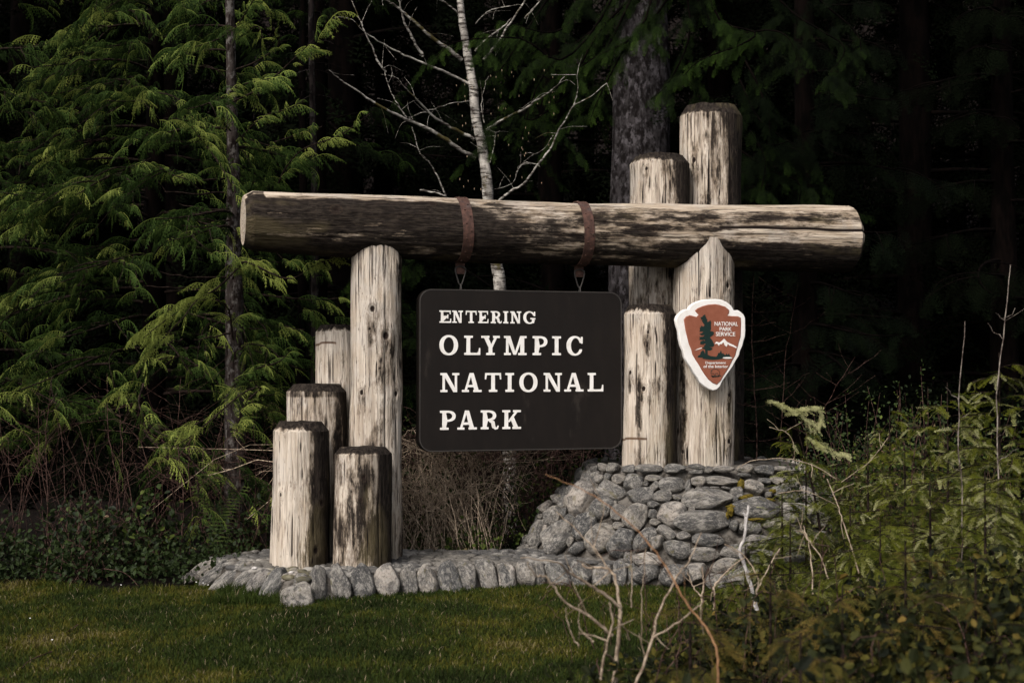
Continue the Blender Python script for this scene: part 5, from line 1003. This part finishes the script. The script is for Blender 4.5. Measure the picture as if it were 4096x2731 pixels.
# bare branches in front
def bare(name, label, lines, mat, cat='branch', group=None):
    e = empty(name, tuple(WL([c4(*lines[0][0][0])], lines[0][1])[0] * [1, 1, 0]), label, cat, group)
    for k, (pts, d0, d1, r0, r1) in enumerate(lines):
        mb = MB(); L = smooth_line(WL([c4(*p) for p in pts], d0, d1), 5 * len(pts)); L += rng.normal(0, .0018, L.shape); tube(mb, L, r0 * .75, r1 * .7, 7, .06)
        for _ in range(0 if 'stick' in name else 2): i = rng.integers(3, len(L)); d = nrm(rng.normal(size=3) + [0, 0, .5]); tube(mb, [L[i], L[i] + d * .05, L[i] + d * .11 + rng.normal(0, .01, 3)], r1 * .7, r1 * .4, 4)
        child(mb, 'stem' if k == 0 else 'side_branch', mat, e)
bare('bare_shrub', 'bare forked beige shrub standing before the stone platform', [([(735,1700),(740,1568),(745,1400),(770,1150),(765,1080)],5.4,5.4,.012,.010), ([(765,1080),(600,950),(440,860),(370,800),(130,760)],5.4,5.2,.009,.003), ([(768,1110),(740,920),(690,830),(560,830),(525,800)],5.4,5.5,.009,.004), ([(690,830),(600,700),(540,640),(440,540),(360,470)],5.5,5.6,.005,.002), ([(720,1260),(560,1130),(420,1050),(300,890),(230,880),(170,790)],5.3,5.2,.008,.003), ([(600,700),(640,560),(670,430)],5.5,5.5,.003,.002)], M['paletwig'])
bare('bare_shrub', 'slim beige stems crossing at the centre of the foreground', [([(640,1700),(650,1500),(690,1300),(720,1180),(700,1050)],5.0,5.0,.007,.004), ([(860,1600),(980,1260),(1010,1130),(1140,870),(1210,780),(1290,600)],5.2,5.6,.008,.003), ([(840,1080),(845,900),(835,720)],5.6,5.6,.004,.002), ([(905,1300),(910,980),(935,700)],5.5,5.5,.003,.002), ([(500,1330),(440,1210),(420,1080)],5.2,5.2,.004,.002), ([(980,1280),(1200,1130),(1310,1040)],5.2,5.2,.005,.003), ([(600,1300),(520,1230),(500,1150)],5.1,5.1,.005,.002), ([(830,1290),(780,1180),(720,1120)],5.3,5.2,.004,.002)], M['paletwig'])
bare('orange_stem', 'long thin arching orange-brown stem crossing in front of the boulders', [([(1400,1650),(1390,1400),(1340,1250),(1200,1060),(1110,900),(1000,730),(880,590),(720,450),(600,370),(440,290),(290,230)],4.6,5.0,.0055,.0015)], M['orange'])
bare('dead_stick', 'bleached white dead stick with a forked tip before the boulders', [([(1640,1100),(1620,1000),(1580,860),(1530,720),(1560,640),(1590,430)],7.6,7.6,.016,.011), ([(1568,560),(1570,500),(1550,470)],7.6,7.6,.011,.008)], M['whitestick'], 'stick')
bare('bare_shrub', 'bare beige branches around the foot of the bleached stick', [([(1370,1100),(1370,1000),(1380,930),(1500,810),(1570,760)],6.8,6.9,.009,.004), ([(1630,1060),(1640,980),(1650,900),(1560,750),(1440,680)],6.8,6.9,.007,.003), ([(1640,980),(1700,860),(1790,700)],6.8,6.9,.006,.003), ([(1290,1050),(1300,930),(1290,820)],6.8,6.9,.006,.004), ([(1290,1020),(1230,940),(1200,860)],6.8,6.9,.005,.003), ([(2000,1000),(1990,800),(1960,620),(1900,590)],6.9,7.0,.005,.003), ([(2100,900),(2040,740),(1960,640),(1940,560)],6.9,7.0,.005,.003)], M['paletwig'])
bare('bare_shrub', 'arching pale branches over the evergreen saplings at the right', [([(2150,260),(1990,170),(1800,130),(1600,150),(1520,190)][::-1],8.6,8.6,.0025,.005), ([(1720,-70),(1840,-30),(1880,60),(1880,140)],8.6,8.6,.003,.003), ([(2280,1100),(2290,860),(2200,560),(2150,400),(2090,260)],7.0,7.2,.005,.003), ([(2480,0),(2360,150),(2180,280)],8.4,8.4,.0025,.0025), ([(1780,350),(1960,340),(2140,420)],8.6,8.6,.0035,.0025)], M['paletwig'])
# twigs lying on the lawn
for lab, pts in (('small fallen twig on the lawn below the platform', [(340, 618), (326, 626), (316, 632), (314, 638)]), ('short fallen twig at the lower left of the lawn', [(78, 628), (66, 636)]), ('thin fallen twig near the left bottom of the lawn', [(52, 655), (30, 664), (22, 672)]), ('bent dry stem at the edge between lawn and bushes at left', [(104, 568), (122, 571), (132, 578), (138, 585)])):
    P = np.array([W(px, py, FPX * EYE / (py - 369.2) if py > 600 else 9.75) for px, py in pts]); 
    if pts[0][1] > 600: P[:, 2] = .03
    mb = MB(); tube(mb, smooth_line(P, 10), .0035, .002, 5); o = mb.build('fallen_twig', M['redtwig'], loc=tuple(P[0])); tag(o, lab, 'twig', 'twigs on the lawn')
# a loose cobble and a pale pebble on the platform edge
for lab, px, py, d, s_ in (('pale round pebble on the front edge of the platform', 254.5, 567.5, 9.42, .022), ('small white stone at the front edge of the platform', 291, 571.5, 9.3, .018)):
    mb = MB(); p = W(px, py, d); mb.add(IV2 * np.array([s_, s_ * .8, s_ * .5]), t=IF2); o = mb.build('pebble', M['whitestick']); o.location = p; tag(o, lab, 'stone')
